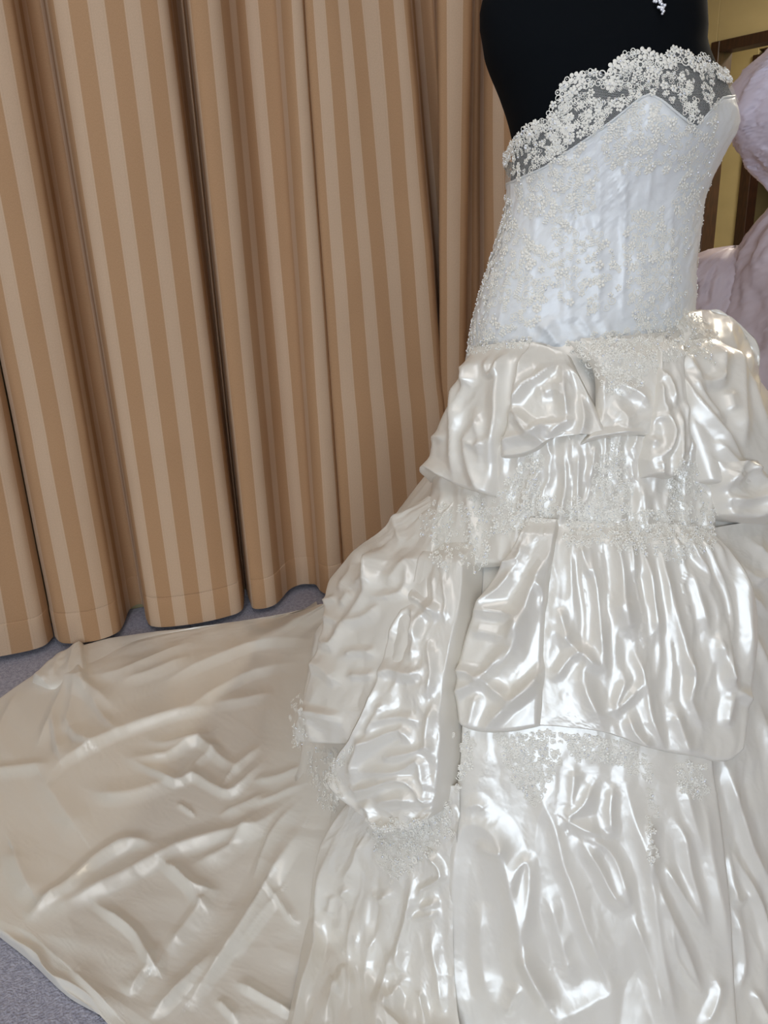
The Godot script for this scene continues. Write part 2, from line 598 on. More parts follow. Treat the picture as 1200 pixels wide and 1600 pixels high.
# o: rows (pixel polylines, top to bottom), off, puff, tuck [top, right, bottom, left] as 0..1, ew (edge width in pixels),
#    folds, gather [count, millimetres, where it fades], crumple millimetres, cell metres, stretch (along v), floor
func panel(called: String, parent: Node, o: Dictionary, mat: Material) -> MeshInstance3D:
	var rows: Array = o.rows
	var CN := 18
	var rs: Array[PackedVector2Array] = []
	var wide := 0.0
	var tall := 0.0
	for r: Array in rows:
		rs.append(resample(r, CN))
	for r in rs:
		var l := 0.0
		for i in CN - 1:
			l += r[i].distance_to(r[i + 1])
		wide = maxf(wide, l)
	for i in CN:
		var l := 0.0
		for j in rs.size() - 1:
			l += rs[j][i].distance_to(rs[j + 1][i])
		tall = maxf(tall, l)
	var off: float = o.get("off", 0.0)
	var off0: float = o.get("off0", off)
	var fl: float = o.get("floor", 0.008)
	var CP := PackedVector3Array()
	var CNn := PackedVector3Array()
	for j in CN:
		var f := float(j) / (CN - 1) * (rs.size() - 1)
		var b := mini(int(f), rs.size() - 2)
		f -= b
		for i in CN:
			var p1 := rs[b][i]
			var p2 := rs[b + 1][i]
			var p0 := rs[b - 1][i] if b > 0 else p1 * 2.0 - p2
			var p3 := rs[b + 2][i] if b + 2 < rs.size() else p2 * 2.0 - p1
			var h := base_hit(p1.cubic_interpolate(p2, p0, p3, f), lerpf(off0, off, smoothstep(0.0, 0.55, float(j) / (CN - 1))), fl, o.get("flat", false))
			CP.append(h[0])
			CNn.append(h[1])
	# smooth the control normals and depths a little
	for pass_ in 2:
		var t2 := CNn.duplicate()
		for j in CN:
			for i in CN:
				var s := t2[j * CN + i] * 2.0
				s += t2[j * CN + maxi(i - 1, 0)] + t2[j * CN + mini(i + 1, CN - 1)] + t2[maxi(j - 1, 0) * CN + i] + t2[mini(j + 1, CN - 1) * CN + i]
				CNn[j * CN + i] = s.normalized()
	for pass_ in int(o.get("smooth", 0)):
		var t3 := CP.duplicate()
		for j in range(1, CN - 1):
			for i in range(1, CN - 1):
				var c := j * CN + i
				CP[c] = t3[c] * 0.4 + (t3[c - 1] + t3[c + 1] + t3[c - CN] + t3[c + CN]) * 0.15
	var step: float = o.get("step", 2.7)
	var nu := clampi(int(wide / step), 20, 420)
	var nv := clampi(int(tall / step), 20, 420)
	# metres across and down
	var wm := 0.0
	var hm := 0.0
	for i in CN - 1:
		wm += CP[(CN / 2) * CN + i].distance_to(CP[(CN / 2) * CN + i + 1])
		hm += CP[i * CN + CN / 2].distance_to(CP[(i + 1) * CN + CN / 2])
	set_folds(o.get("folds", []), o.get("fh", 1.0), o.get("fw", 1.0), o.get("asym", 1.0))
	var tuck: Array = o.get("tuck", [1, 1, 1, 1])
	var ew: float = o.get("ew", 20.0)
	var eu := ew / maxf(wide, 1.0)
	var et: float = o.get("ewt", 40.0) / maxf(tall, 1.0)
	var ev: float = o.get("ewb", 9.0) / maxf(tall, 1.0)
	var puff: float = o.get("puff", 0.015) * 0.55
	var ga: Array = o.get("gather", [0, 0.0, 1.0])
	var gcount: float = ga[0]
	var gamp: float = ga[1] * 0.001
	var gfade: float = ga[2]
	var cr_amp: float = o.get("crumple", 4.0) * 0.001
	var cell: float = o.get("cell", 0.06)
	var stretch: float = o.get("stretch", 1.0)
	var skew: float = o.get("skew", 0.0)
	var sd: float = o.get("seed", 0.0) * 13.7
	var fine: float = o.get("fine", 0.0004)
	var sink: float = o.get("sink", 0.012)
	var P := PackedVector3Array()
	var O := PackedVector3Array()
	var UVs := PackedVector2Array()
	P.resize(nu * nv)
	O.resize(nu * nv)
	UVs.resize(nu * nv)
	# columns of control points first, then along each row
	var k := 0
	for j in nv:
		var v := float(j) / (nv - 1)
		var fv := v * (CN - 1)
		var bv := mini(int(fv), CN - 2)
		fv -= bv
		var line := PackedVector3Array()
		var lineN := PackedVector3Array()
		for i in CN:
			var p1 := CP[bv * CN + i]
			var p2 := CP[(bv + 1) * CN + i]
			var p0 := CP[(bv - 1) * CN + i] if bv > 0 else p1 * 2.0 - p2
			var p3 := CP[(bv + 2) * CN + i] if bv + 2 < CN else p2 * 2.0 - p1
			line.append(p1.cubic_interpolate(p2, p0, p3, fv))
			lineN.append(CNn[bv * CN + i].lerp(CNn[(bv + 1) * CN + i], fv))
		var evt := lerpf(1.0, smoothstep(0.0, 1.0, v / et), tuck[0])
		var evb := lerpf(1.0, edge((1.0 - v) / ev), tuck[2])
		for i in nu:
			var u := float(i) / (nu - 1)
			var fu := u * (CN - 1)
			var bu := mini(int(fu), CN - 2)
			fu -= bu
			var q1 := line[bu]
			var q2 := line[bu + 1]
			var q0 := line[bu - 1] if bu > 0 else q1 * 2.0 - q2
			var q3 := line[bu + 2] if bu + 2 < CN else q2 * 2.0 - q1
			var p := q1.cubic_interpolate(q2, q0, q3, fu)
			var n := lineN[bu].lerp(lineN[bu + 1], fu).normalized()
			var px := proj(p)
			var e := evt * evb * lerpf(1.0, soft(u / eu), tuck[3]) * lerpf(1.0, soft((1.0 - u) / eu), tuck[1])
			var x := u * wm
			var y := v * hm
			var a := (x + y * skew) / cell
			var b := y / (cell * stretch)
			var h := fold_at(px)
			if cr_amp > 0.0:
				h += cr_amp * ((facet(a + sd, b + sd * 0.7) - 0.5) * 2.6 + (facet(a * 2.1 - sd, b * 2.1 + sd) - 0.5) * 0.4 + n_low.get_noise_2d(a * 0.4 + sd, b * 0.4 - sd) * 0.5)
			if gcount > 0.0:
				var w := u * gcount + 0.35 * n_fine.get_noise_2d(u * 4.0 + sd, v * 1.6) * 2.0
				var amp := gamp * clampf(1.0 - v / gfade, 0.0, 1.0) if gfade > 0.0 else gamp * (0.25 + 0.75 * v)
				h += amp * (1.0 - 2.0 * absf(sin(PI * w))) * (0.6 + 0.8 * n_fine.get_noise_2d(floorf(w) * 3.1 + sd, 5.0))
			h += fine * n_fine.get_noise_2d(x * 18.0 + sd, y * 18.0)
			p += n * ((puff + h) * e - sink * (1.0 - e))
			if p.y < 0.004:
				p.y = 0.004
			P[k] = p
			O[k] = n
			UVs[k] = Vector2(x, y)
			z_note(proj(p), p, n)
			k += 1
	return put(called, grid_mesh(P, nu, nv, O, UVs), mat, parent)

# ---------------------------------------------------------------- bodice and form
const BC := [0.80, 0.338, 0.90, 0.338, 0.92, 0.340, 0.965, 0.344, 1.017, 0.352, 1.06, 0.360, 1.10, 0.367, 1.15, 0.374, 1.195, 0.378, 1.25, 0.364, 1.31, 0.343, 1.36, 0.339, 1.42, 0.336]
const BA := [0.80, 0.200, 0.86, 0.184, 0.90, 0.175, 0.92, 0.173, 0.965, 0.166, 1.017, 0.157, 1.06, 0.150, 1.10, 0.145, 1.15, 0.149, 1.195, 0.154, 1.25, 0.156, 1.31, 0.157]
const BZ := [0.80, 0.17, 0.86, 0.145, 0.92, 0.125, 0.965, 0.118, 1.017, 0.110, 1.06, 0.105, 1.10, 0.106, 1.15, 0.114, 1.195, 0.124, 1.25, 0.121, 1.31, 0.112]

func body_pt(th: float, y: float, off := 0.0) -> Vector3:
	var c := cos(th)
	var s := sin(th)
	var rx: float = curve(BA, y) + off
	var rz: float = curve(BZ, y) + off
	var k := 1.0
	# a squarer oval than an ellipse, as a ribcage is
	var q := pow(pow(absf(c), 2.25) + pow(absf(s), 2.25), -1.0 / 2.25)
	# the two cups
	var cup := 0.0
	for cc: Array in [[1.25, 0.42], [0.40, 0.34]]:
		var d: float = (th - cc[0]) / cc[1]
		var e := (y - 1.205) / 0.055
		cup += exp(-d * d - e * e)
	k += 0.10 * cup
	return Vector3(curve(BC, y) + c * q * rx * k, y, AZ + s * q * rz * k)

func body_n(th: float, y: float) -> Vector3:
	var a := body_pt(th + 0.02, y) - body_pt(th - 0.02, y)
	var b := body_pt(th, y + 0.008) - body_pt(th, y - 0.008)
	return b.cross(a).normalized()

const NECK := [780.0, 292.0, 800.0, 284.0, 850.0, 262.0, 910.0, 222.0, 960.0, 186.0, 1000.0, 153.0, 1015.0, 147.0, 1035.0, 157.0, 1062.0, 180.0, 1088.0, 200.0, 1106.0, 178.0, 1130.0, 152.0, 1150.0, 150.0]
const LACE := [780.0, 243.0, 792.0, 240.0, 800.0, 224.0, 815.0, 206.0, 836.0, 192.0, 858.0, 183.0, 864.0, 176.0, 872.0, 156.0, 884.0, 132.0, 904.0, 117.0, 926.0, 111.0, 944.0, 115.0, 953.0, 119.0, 962.0, 100.0, 984.0, 82.0, 1008.0, 80.0, 1028.0, 87.0, 1036.0, 92.0, 1046.0, 82.0, 1060.0, 75.0, 1076.0, 83.0, 1088.0, 93.0, 1097.0, 88.0, 1106.0, 86.0, 1112.0, 98.0, 1130.0, 110.0]

func rim_y(th: float, c: Array, off: float) -> float:
	var lo := 1.06
	var hi := 1.36
	for k in 18:
		var m := (lo + hi) * 0.5
		var q := proj(body_pt(th, m, off))
		if q.y > linear_curve(c, q.x):
			lo = m
		else:
			hi = m
	return lo

# the left end of the front view sits at this angle, the right end at the other
const TH_L := 3.35
const TH_R := -0.30

func rim_all(th: float, c: Array, off: float) -> float:
	# th from TH_R to TH_R + TAU; beyond TH_L it runs round the back between both ends
	if th <= TH_L:
		return rim_y(th, c, off)
	var f := (th - TH_L) / (TH_R + TAU - TH_L)
	return lerpf(rim_y(TH_L, c, off), rim_y(TH_R, c, off), f * f * (3.0 - 2.0 * f)) - 0.05 * sin(PI * f)

func make_bodice(gown: Node3D) -> void:
	var nu := 300
	var nv := 190
	var P := PackedVector3Array()
	var O := PackedVector3Array()
	var U := PackedVector2Array()
	set_folds([
		[3.5, 3, 3, 886, 215, 884, 300, 882, 400, 882, 540], [3.5, 3, 3, 895, 215, 893, 300, 891, 400, 890, 540],
		[2.9, 3, 3, 842, 270, 838, 340, 830, 420, 822, 500], [3.5, 3, 3, 978, 200, 976, 300, 975, 400, 973, 500], [2.4, 3, 3, 938, 240, 936, 330, 935, 420, 934, 520],
		[2.6, 3, 3, 1024, 190, 1018, 260, 1010, 330], [2.6, 3, 3, 1050, 300, 1046, 400, 1042, 500], [2.4, 3, 3, 800, 400, 785, 480, 778, 530],
		[5, 10, 5, 838, 505, 858, 520, 878, 548], [4, 5, 10, 835, 545, 850, 515, 870, 495], [4, 6, 6, 905, 490, 920, 515, 930, 545], [4, 5, 9, 945, 500, 950, 530, 950, 550],
		[4, 7, 5, 895, 520, 905, 540, 910, 556], [3, 5, 5, 820, 500, 830, 530, 835, 550], [3, 8, 4, 955, 270, 968, 300, 972, 330], [3, 4, 10, 905, 330, 925, 380, 930, 420],
		[2.5, 9, 9, 990, 380, 1000, 440, 1005, 480],
	])
	P.resize(nu * nv); O.resize(nu * nv); U.resize(nu * nv)
	for i in nu:
		var th := TH_R + TAU * i / (nu - 1)
		var top := rim_all(th, NECK, 0.004)
		for j in nv:
			var v := float(j) / (nv - 1)
			var y := lerpf(top, 0.845, v)
			var n := body_n(th, y)
			var p := body_pt(th, y, 0.004)
			var h := fold_at(proj(p))
			var a := th * 0.16
			h += 0.0016 * n_low.get_noise_2d(a * 12.0, y * 9.0) + 0.0008 * n_fine.get_noise_2d(a * 60.0, y * 60.0)
			if j == 0:
				h -= 0.003
			p += n * h
			P[j * nu + i] = p
			O[j * nu + i] = n
			U[j * nu + i] = Vector2(a, y)
			if n.dot(EYE - p) > 0.0:
				z_note(proj(p), p, n)
	put("bodice", grid_mesh(P, nu, nv, O, U), M.bodice, gown)
	# the piped rim of the satin
	var rim: Array = []
	for i in 181:
		var th := TH_R + TAU * i / 180.0
		rim.append(body_pt(th, rim_all(th, NECK, 0.004), 0.0045))
	put("neckline_piping", tube(rim, 0.0016, 6), M.bodice, gown)
	# sheer net above it
	nv = 40
	P.clear(); O.clear(); U.clear()
	for j in nv:
		for i in nu:
			var th := TH_R + TAU * i / (nu - 1)
			var y0 := rim_all(th, NECK, 0.004) - 0.008
			var y1 := maxf(rim_all(th, LACE, 0.007), y0 + 0.01)
			var y := lerpf(y0, y1, float(j) / (nv - 1))
			var n := body_n(th, y)
			var p := body_pt(th, y, 0.0065) + n * 0.001 * n_fine.get_noise_2d(th * 9.0, y * 50.0)
			P.append(p)
			O.append(n)
			U.append(Vector2(th * 0.155 * 34.0, y * 34.0))
			if n.dot(EYE - p) > 0.0:
				z_note(proj(p), p, n)
	put("lace_net", grid_mesh(P, nu, nv, O, U), M.net, gown)

func make_form() -> void:
	var t := thing("dress_form", "black jersey torso form without arms, standing inside the ivory gown", "mannequin", Vector3(AX, 0, AZ))
	var nu := 120
	var P := PackedVector3Array()
	var O := PackedVector3Array()
	var prof := []
	for k in 60:
		prof.append(lerpf(0.86, 1.31, k / 59.0))
	# chest, shoulders and neck: height, centre, half width, half depth
	var top := [[1.325, 0.342, 0.157, 0.104], [1.345, 0.339, 0.158, 0.098], [1.365, 0.338, 0.157, 0.091], [1.385, 0.338, 0.152, 0.083], [1.40, 0.338, 0.143, 0.075], [1.412, 0.338, 0.128, 0.068], [1.422, 0.338, 0.105, 0.062], [1.432, 0.338, 0.078, 0.058], [1.445, 0.338, 0.06, 0.055], [1.47, 0.338, 0.055, 0.054], [1.52, 0.338, 0.055, 0.054], [1.525, 0.338, 0.05, 0.05], [1.527, 0.338, 0.001, 0.001]]
	var nv: int = prof.size() + top.size()
	var c0 := Vector3(AX, 0, AZ)
	for j in nv:
		for i in nu:
			var th := TAU * i / (nu - 1)
			var p: Vector3
			if j < prof.size():
				var y: float = prof[j]
				# armhole side: the left edge narrows towards the underarm
				p = body_pt(th, y, -0.001)
				if y > 1.12:
					var w := smoothstep(1.12, 1.20, y) * (1.0 - smoothstep(1.22, 1.32, y))
					p.x += w * 0.004
			else:
				var r: Array = top[j - prof.size()]
				var c := cos(th)
				var s := sin(th)
				var q := pow(pow(absf(c), 2.4) + pow(absf(s), 2.4), -1.0 / 2.4)
				p = Vector3(r[1] + c * q * r[2], r[0], AZ + s * q * r[3])
			P.append(p - c0)
			O.append(Vector3(cos(th), 0.15, sin(th)))
	put("torso", grid_mesh(P, nu, nv, O, PackedVector2Array(), true), M.jersey, t)
	# pole and foot under the skirt, a cap on the neck
	put("pole", tube([Vector3(0, 0.03, 0), Vector3(0, 0.4, 0), Vector3(0, 0.9, 0)], 0.014, 12), M.metal, t)
	var base := CylinderMesh.new()
	base.top_radius = 0.13
	base.bottom_radius = 0.16
	base.height = 0.03
	put("base", base, M.black_frame, t, Vector3(0, 0.015, 0))
	var cap := CylinderMesh.new()
	cap.top_radius = 0.045
	cap.bottom_radius = 0.054
	cap.height = 0.02
	put("neck_cap", cap, M.wood, t, Vector3(-0.007, 1.535, 0))

# ---------------------------------------------------------------- lace
var lace_v := PackedVector3Array()
var lace_n := PackedVector3Array()
var lace_i := PackedInt32Array()
var beads: Array[Transform3D] = []
var sparkle: Array[Transform3D] = []

func petal(tv: PackedVector3Array, tn: PackedVector3Array, ti: PackedInt32Array, at: Vector2, dir: float, l: float, w: float, h: float) -> void:
	var b := tv.size()
	var d := Vector2(cos(dir), sin(dir))
	var s := Vector2(-d.y, d.x)
	var c := at + d * l * 0.55
	tv.append(Vector3(c.x, c.y, h))
	tn.append(Vector3(0, 0, 1))
	for k in 8:
		var a := TAU * k / 8.0
		var r := c + d * cos(a) * l * 0.5 + s * sin(a) * w * 0.5
		tv.append(Vector3(r.x, r.y, h * 0.25))
		var q := d * cos(a) + s * sin(a)
		tn.append(Vector3(q.x, q.y, 1.3).normalized())
	for k in 8:
		ti.append(b); ti.append(b + 1 + (k + 1) % 8); ti.append(b + 1 + k)

func cord(tv: PackedVector3Array, tn: PackedVector3Array, ti: PackedInt32Array, pts: PackedVector2Array, w: float, h: float) -> void:
	var b := tv.size()
	for k in pts.size():
		var t := (pts[mini(k + 1, pts.size() - 1)] - pts[maxi(k - 1, 0)]).normalized()
		var s := Vector2(-t.y, t.x) * w * 0.5
		for e: float in [-1.0, 0.0, 1.0]:
			tv.append(Vector3(pts[k].x + s.x * e, pts[k].y + s.y * e, h if e == 0.0 else h * 0.2))
			tn.append(Vector3(s.x * e, s.y * e, w * 0.8).normalized())
		if k > 0:
			var c := b + k * 3
			for e in 2:
				ti.append(c + e); ti.append(c - 3 + e); ti.append(c - 2 + e)
				ti.append(c + e); ti.append(c - 2 + e); ti.append(c + 1 + e)

var motifs: Array = []

func make_motifs() -> void:
	# sizes in units of the motif radius
	for kind in 6:
		var tv := PackedVector3Array()
		var tn := PackedVector3Array()
		var ti := PackedInt32Array()
		var bd := PackedVector2Array()
		match kind:
			0, 1:
				var n := 6 if kind == 0 else 5
				for k in n:
					var a := TAU * k / n
					petal(tv, tn, ti, Vector2(cos(a), sin(a)) * 0.22, a, 0.78, 0.6 if n == 6 else 0.72, 0.16)
				petal(tv, tn, ti, Vector2(-0.15, 0), 0, 0.3, 0.3, 0.22)
				bd.append(Vector2.ZERO)
				for k in 3:
					bd.append(Vector2(cos(k * 2.1), sin(k * 2.1)) * 0.3)
			2, 3:
				var pts := PackedVector2Array()
				for k in 9:
					var f := k / 8.0
					pts.append(Vector2(lerpf(-1.1, 1.1, f), 0.35 * sin(f * PI) * (1 if kind == 2 else -1)))
				cord(tv, tn, ti, pts, 0.16, 0.12)
				for k in 4:
					var p := pts[1 + k * 2]
					petal(tv, tn, ti, p, 1.0 + 0.2 * k, 0.6, 0.3, 0.12)
					petal(tv, tn, ti, p, -1.0 - 0.2 * k, 0.6, 0.3, 0.12)
					bd.append(p)
			4:
				var pts := PackedVector2Array()
				for k in 17:
					var a := k / 16.0 * TAU * 1.35
					var r := lerpf(1.0, 0.25, k / 16.0)
					pts.append(Vector2(cos(a), sin(a)) * r)
				cord(tv, tn, ti, pts, 0.2, 0.14)
				bd.append(Vector2(0.2, 0))
				bd.append(Vector2(-0.8, 0.1))
			5:
				for k in 3:
					var pts := PackedVector2Array()
					for q in 9:
						var a := q / 8.0 * TAU
						pts.append(Vector2(cos(k * 2.1) * 0.5 + cos(a) * 0.42, sin(k * 2.1) * 0.5 + sin(a) * 0.42))
					cord(tv, tn, ti, pts, 0.17, 0.13)
					bd.append(Vector2(cos(k * 2.1), sin(k * 2.1)) * 0.5)
		motifs.append([tv, tn, ti, bd])

func sew(kind: int, p: Vector3, n: Vector3, r: float, turn: float, bead_share := 0.5) -> void:
	var m: Array = motifs[kind]
	var a := n.cross(Vector3.UP)
	if a.length_squared() < 1e-4:
		a = Vector3.RIGHT
	a = a.normalized()
	var b := n.cross(a).normalized()
	var x := a * cos(turn) + b * sin(turn)
	var y := b * cos(turn) - a * sin(turn)
	var first := lace_v.size()
	var tv: PackedVector3Array = m[0]
	var tn: PackedVector3Array = m[1]
	for k in tv.size():
		var v := tv[k]
		lace_v.append(p + (x * v.x + y * v.y + n * v.z * 0.85) * r)
		var w := tn[k]
		lace_n.append(x * w.x + y * w.y + n * w.z)
	for k: int in m[2]:
		lace_i.append(first + k)
	for q: Vector2 in m[3]:
		if rng.randf() < bead_share:
			var s := 0.0007 + rng.randf() * 0.0005
			var tr := Transform3D(Basis.from_scale(Vector3.ONE * s), p + (x * q.x + y * q.y) * r + n * (r * 0.16 + s * 0.5))
			if rng.randf() < 0.10:
				tr = Transform3D(Basis.from_euler(Vector3(rng.randf() * 6.0, rng.randf() * 6.0, 0)).scaled(Vector3.ONE * (s * 1.5)), tr.origin)
				sparkle.append(tr)
			else:
				beads.append(tr)

func flush_lace(called: String, parent: Node) -> void:
	if lace_v.is_empty():
		return
	var arr := []
	arr.resize(Mesh.ARRAY_MAX)
	arr[Mesh.ARRAY_VERTEX] = lace_v
	arr[Mesh.ARRAY_NORMAL] = lace_n
	arr[Mesh.ARRAY_INDEX] = lace_i
	var m := ArrayMesh.new()
	m.add_surface_from_arrays(Mesh.PRIMITIVE_TRIANGLES, arr)
	var o := put(called, m, M.lace, parent)
	o.set_meta("kind", "stuff")
	lace_v = PackedVector3Array()
	lace_n = PackedVector3Array()
	lace_i = PackedInt32Array()

# sews motifs over a pixel polygon; spacing and radius in pixels
func lace_patch(gown: Node, poly: Array, gap: float, rad: float, share := 1.0, bead_share := 0.22) -> void:
	var pg := PackedVector2Array()
	var lo := Vector2(1e9, 1e9)
	var hi := -lo
	var k := 0
	while k + 1 < poly.size():
		var p := Vector2(poly[k], poly[k + 1])
		pg.append(p)
		lo = lo.min(p)
		hi = hi.max(p)
		k += 2
	var y := lo.y
	var odd := 0.0
	while y <= hi.y:
		var x := lo.x + odd
		while x <= hi.x:
			var q := Vector2(x + (rng.randf() - 0.5) * gap, y + (rng.randf() - 0.5) * gap)
			if rng.randf() < share and Geometry2D.is_point_in_polygon(q, pg):
				var c := z_find(q)
				if c >= 0:
					var d := z_d[c]
					var r := rad * (0.7 + rng.randf() * 0.6) * d / FOC
					var kind := [0, 1, 2, 3, 4, 5, 2, 5][rng.randi() % 8] as int
					sew(kind, z_p[c] + z_n[c] * 0.001, z_n[c], r, rng.randf() * TAU, bead_share)
			x += gap
		y += gap * 0.87
		odd = gap * 0.5 - odd
	flush_lace("lace_applique", gown)

func flush_beads(called: String, list: Array[Transform3D], mesh: Mesh, mat: Material, parent: Node) -> void:
	var mm := MultiMesh.new()
	mm.transform_format = MultiMesh.TRANSFORM_3D
	mm.mesh = mesh
	mm.instance_count = list.size()
	for i in list.size():
		mm.set_instance_transform(i, list[i])
	var o := MultiMeshInstance3D.new()
	o.multimesh = mm
	o.material_override = mat
	o.name = called
	o.set_meta("kind", "stuff")
	parent.add_child(o, true)

# ---------------------------------------------------------------- the curtains
const CE := Vector3(0.968, 0, -0.251)
const CNORM := Vector3(0.251, 0, 0.968)
const CQ := Vector3(-0.447, 0, -2.087)

func curtain_s_top(x: float, d: float) -> Vector2:
	var r := ray(Vector2(x, 0))
	var t := (CQ + CNORM * d - EYE).dot(CNORM) / r.dot(CNORM)
	var p := EYE + r * t
	return Vector2((p - CQ).dot(CE), p.y)

func curtain_s_hem(x: float, d: float) -> float:
	var lo := -2.5
	var hi := 3.0
	for k in 24:
		var m := (lo + hi) * 0.5
		var p := CQ + CE * m + CNORM * d
		p.y = 0.02
		if proj(p).x < x:
			lo = m
		else:
			hi = m
	return lo

func make_curtain(label: String, cols: Array) -> void:
	# cols: [x at the frame's top, x at the hem, depth there]
	var t := thing("curtain", label, "curtain", Vector3.ZERO, 0.0, "")
	var n := cols.size()
	var nv := 60
	var S: Array[PackedVector2Array] = []      # per column: (s at y = 1.6, s at y = 0.02)
	var D := PackedFloat32Array()
	var top := PackedFloat32Array()
	var bot := PackedFloat32Array()
	for c: Array in cols:
		var a := curtain_s_top(c[0], c[2])
		var b := curtain_s_hem(c[1], c[2])
		bot.append(b)
		top.append(b + (a.x - b) * (1.6 - 0.02) / (a.y - 0.02))
		D.append(c[2] if c[2] > 0.0 else c[2] * 1.5)
	var per := 9
	var nu := (n - 1) * per + 1
	var ft := PackedFloat32Array()
	var fb := PackedFloat32Array()
	var fd := PackedFloat32Array()
	for k in nu:
		var b := mini(k / per, n - 2)
		var f := float(k - b * per) / per
		var i0 := maxi(b - 1, 0)
		var i3 := mini(b + 2, n - 1)
		ft.append(cr(top[i0], top[b], top[b + 1], top[i3], f))
		fb.append(cr(bot[i0], bot[b], bot[b + 1], bot[i3], f))
		fd.append(cr(D[i0], D[b], D[b + 1], D[i3], f))
	var ul := PackedFloat32Array([0.0])
	for k in range(1, nu):
		var dx := (fb[k] + ft[k] - fb[k - 1] - ft[k - 1]) * 0.5
		var dd := fd[k] - fd[k - 1]
		ul.append(ul[k - 1] + sqrt(dx * dx + dd * dd))
	for piece in 2:
		var y0 := 2.45 if piece == 0 else 0.115
		var y1 := 0.10 if piece == 0 else 0.02
		var extra := 0.0 if piece == 0 else 0.006
		var rows := nv if piece == 0 else 8
		var P := PackedVector3Array()
		var O := PackedVector3Array()
		var U := PackedVector2Array()
		for j in rows:
			var y := lerpf(y0, y1, float(j) / (rows - 1))
			if piece == 1 and j == 1:
				y = y0 - 0.003
			var f := (y - 0.02) / 1.58
			for k in nu:
				var s := lerpf(fb[k], ft[k], f)
				var d := fd[k] * (0.92 if y > 0.6 else 1.0)
				d += 0.004 * n_fine.get_noise_2d(ul[k] * 5.0, y * 1.3) + 0.006 * n_fine.get_noise_2d(ul[k] * 2.0 + 50.0, y * 2.0)
				P.append(CQ + CE * s + CNORM * (d + extra * (1.0 if piece == 1 and j > 0 else 0.2)) + Vector3(0, y, 0))
				O.append(CNORM)
				U.append(Vector2(ul[k] / 0.078, y / 0.16))
		# normals may face sideways on deep pleats: turn each by the pleat itself
		for j in rows:
			for k in nu:
				var q := j * nu + k
				var g := P[j * nu + mini(k + 1, nu - 1)] - P[j * nu + maxi(k - 1, 0)]
				O[q] = g.cross(Vector3.UP).normalized()
		put("drape" if piece == 0 else "hem", grid_mesh(P, nu, rows, O, U), M.curtain, t)

# ---------------------------------------------------------------- room
const WALL_E := Vector3(0.5443, 0, 0.8389)
const WALL_M := Vector3(0.8389, 0, -0.5443)
const WALL_W := Vector3(2.44, 0, -6.0)

func wall_frame(a: float, y: float, off: float) -> Transform3D:
	return Transform3D(Basis(WALL_E, Vector3.UP, -WALL_M), WALL_W + WALL_E * a + WALL_M * off + Vector3(0, y, 0))

func slab(called: String, mat: Material, a0: float, a1: float, y0: float, y1: float, o0: float, o1: float, parent: Node = null, b := 0.004) -> MeshInstance3D:
	var m := struct(called, bevel_box(Vector3(a1 - a0, y1 - y0, o1 - o0), b), mat, parent)
	m.transform = wall_frame((a0 + a1) * 0.5, (y0 + y1) * 0.5, (o0 + o1) * 0.5)
	return m

func world_box(called: String, mat: Material, lo: Vector3, hi: Vector3, parent: Node = null) -> MeshInstance3D:
	return struct(called, bevel_box(hi - lo, 0.003), mat, parent, (lo + hi) * 0.5)

func wall_between(called: String, mat: Material, a: Vector2, b: Vector2, thick: float, h := 2.65) -> void:
	var d := (b - a)
	var m := struct(called, bevel_box(Vector3(d.length(), h, thick), 0.003), mat)
	var e := Vector3(d.x, 0, d.y).normalized()
	m.transform = Transform3D(Basis(e, Vector3.UP, e.cross(Vector3.UP)), Vector3((a.x + b.x) * 0.5, h * 0.5, (a.y + b.y) * 0.5))

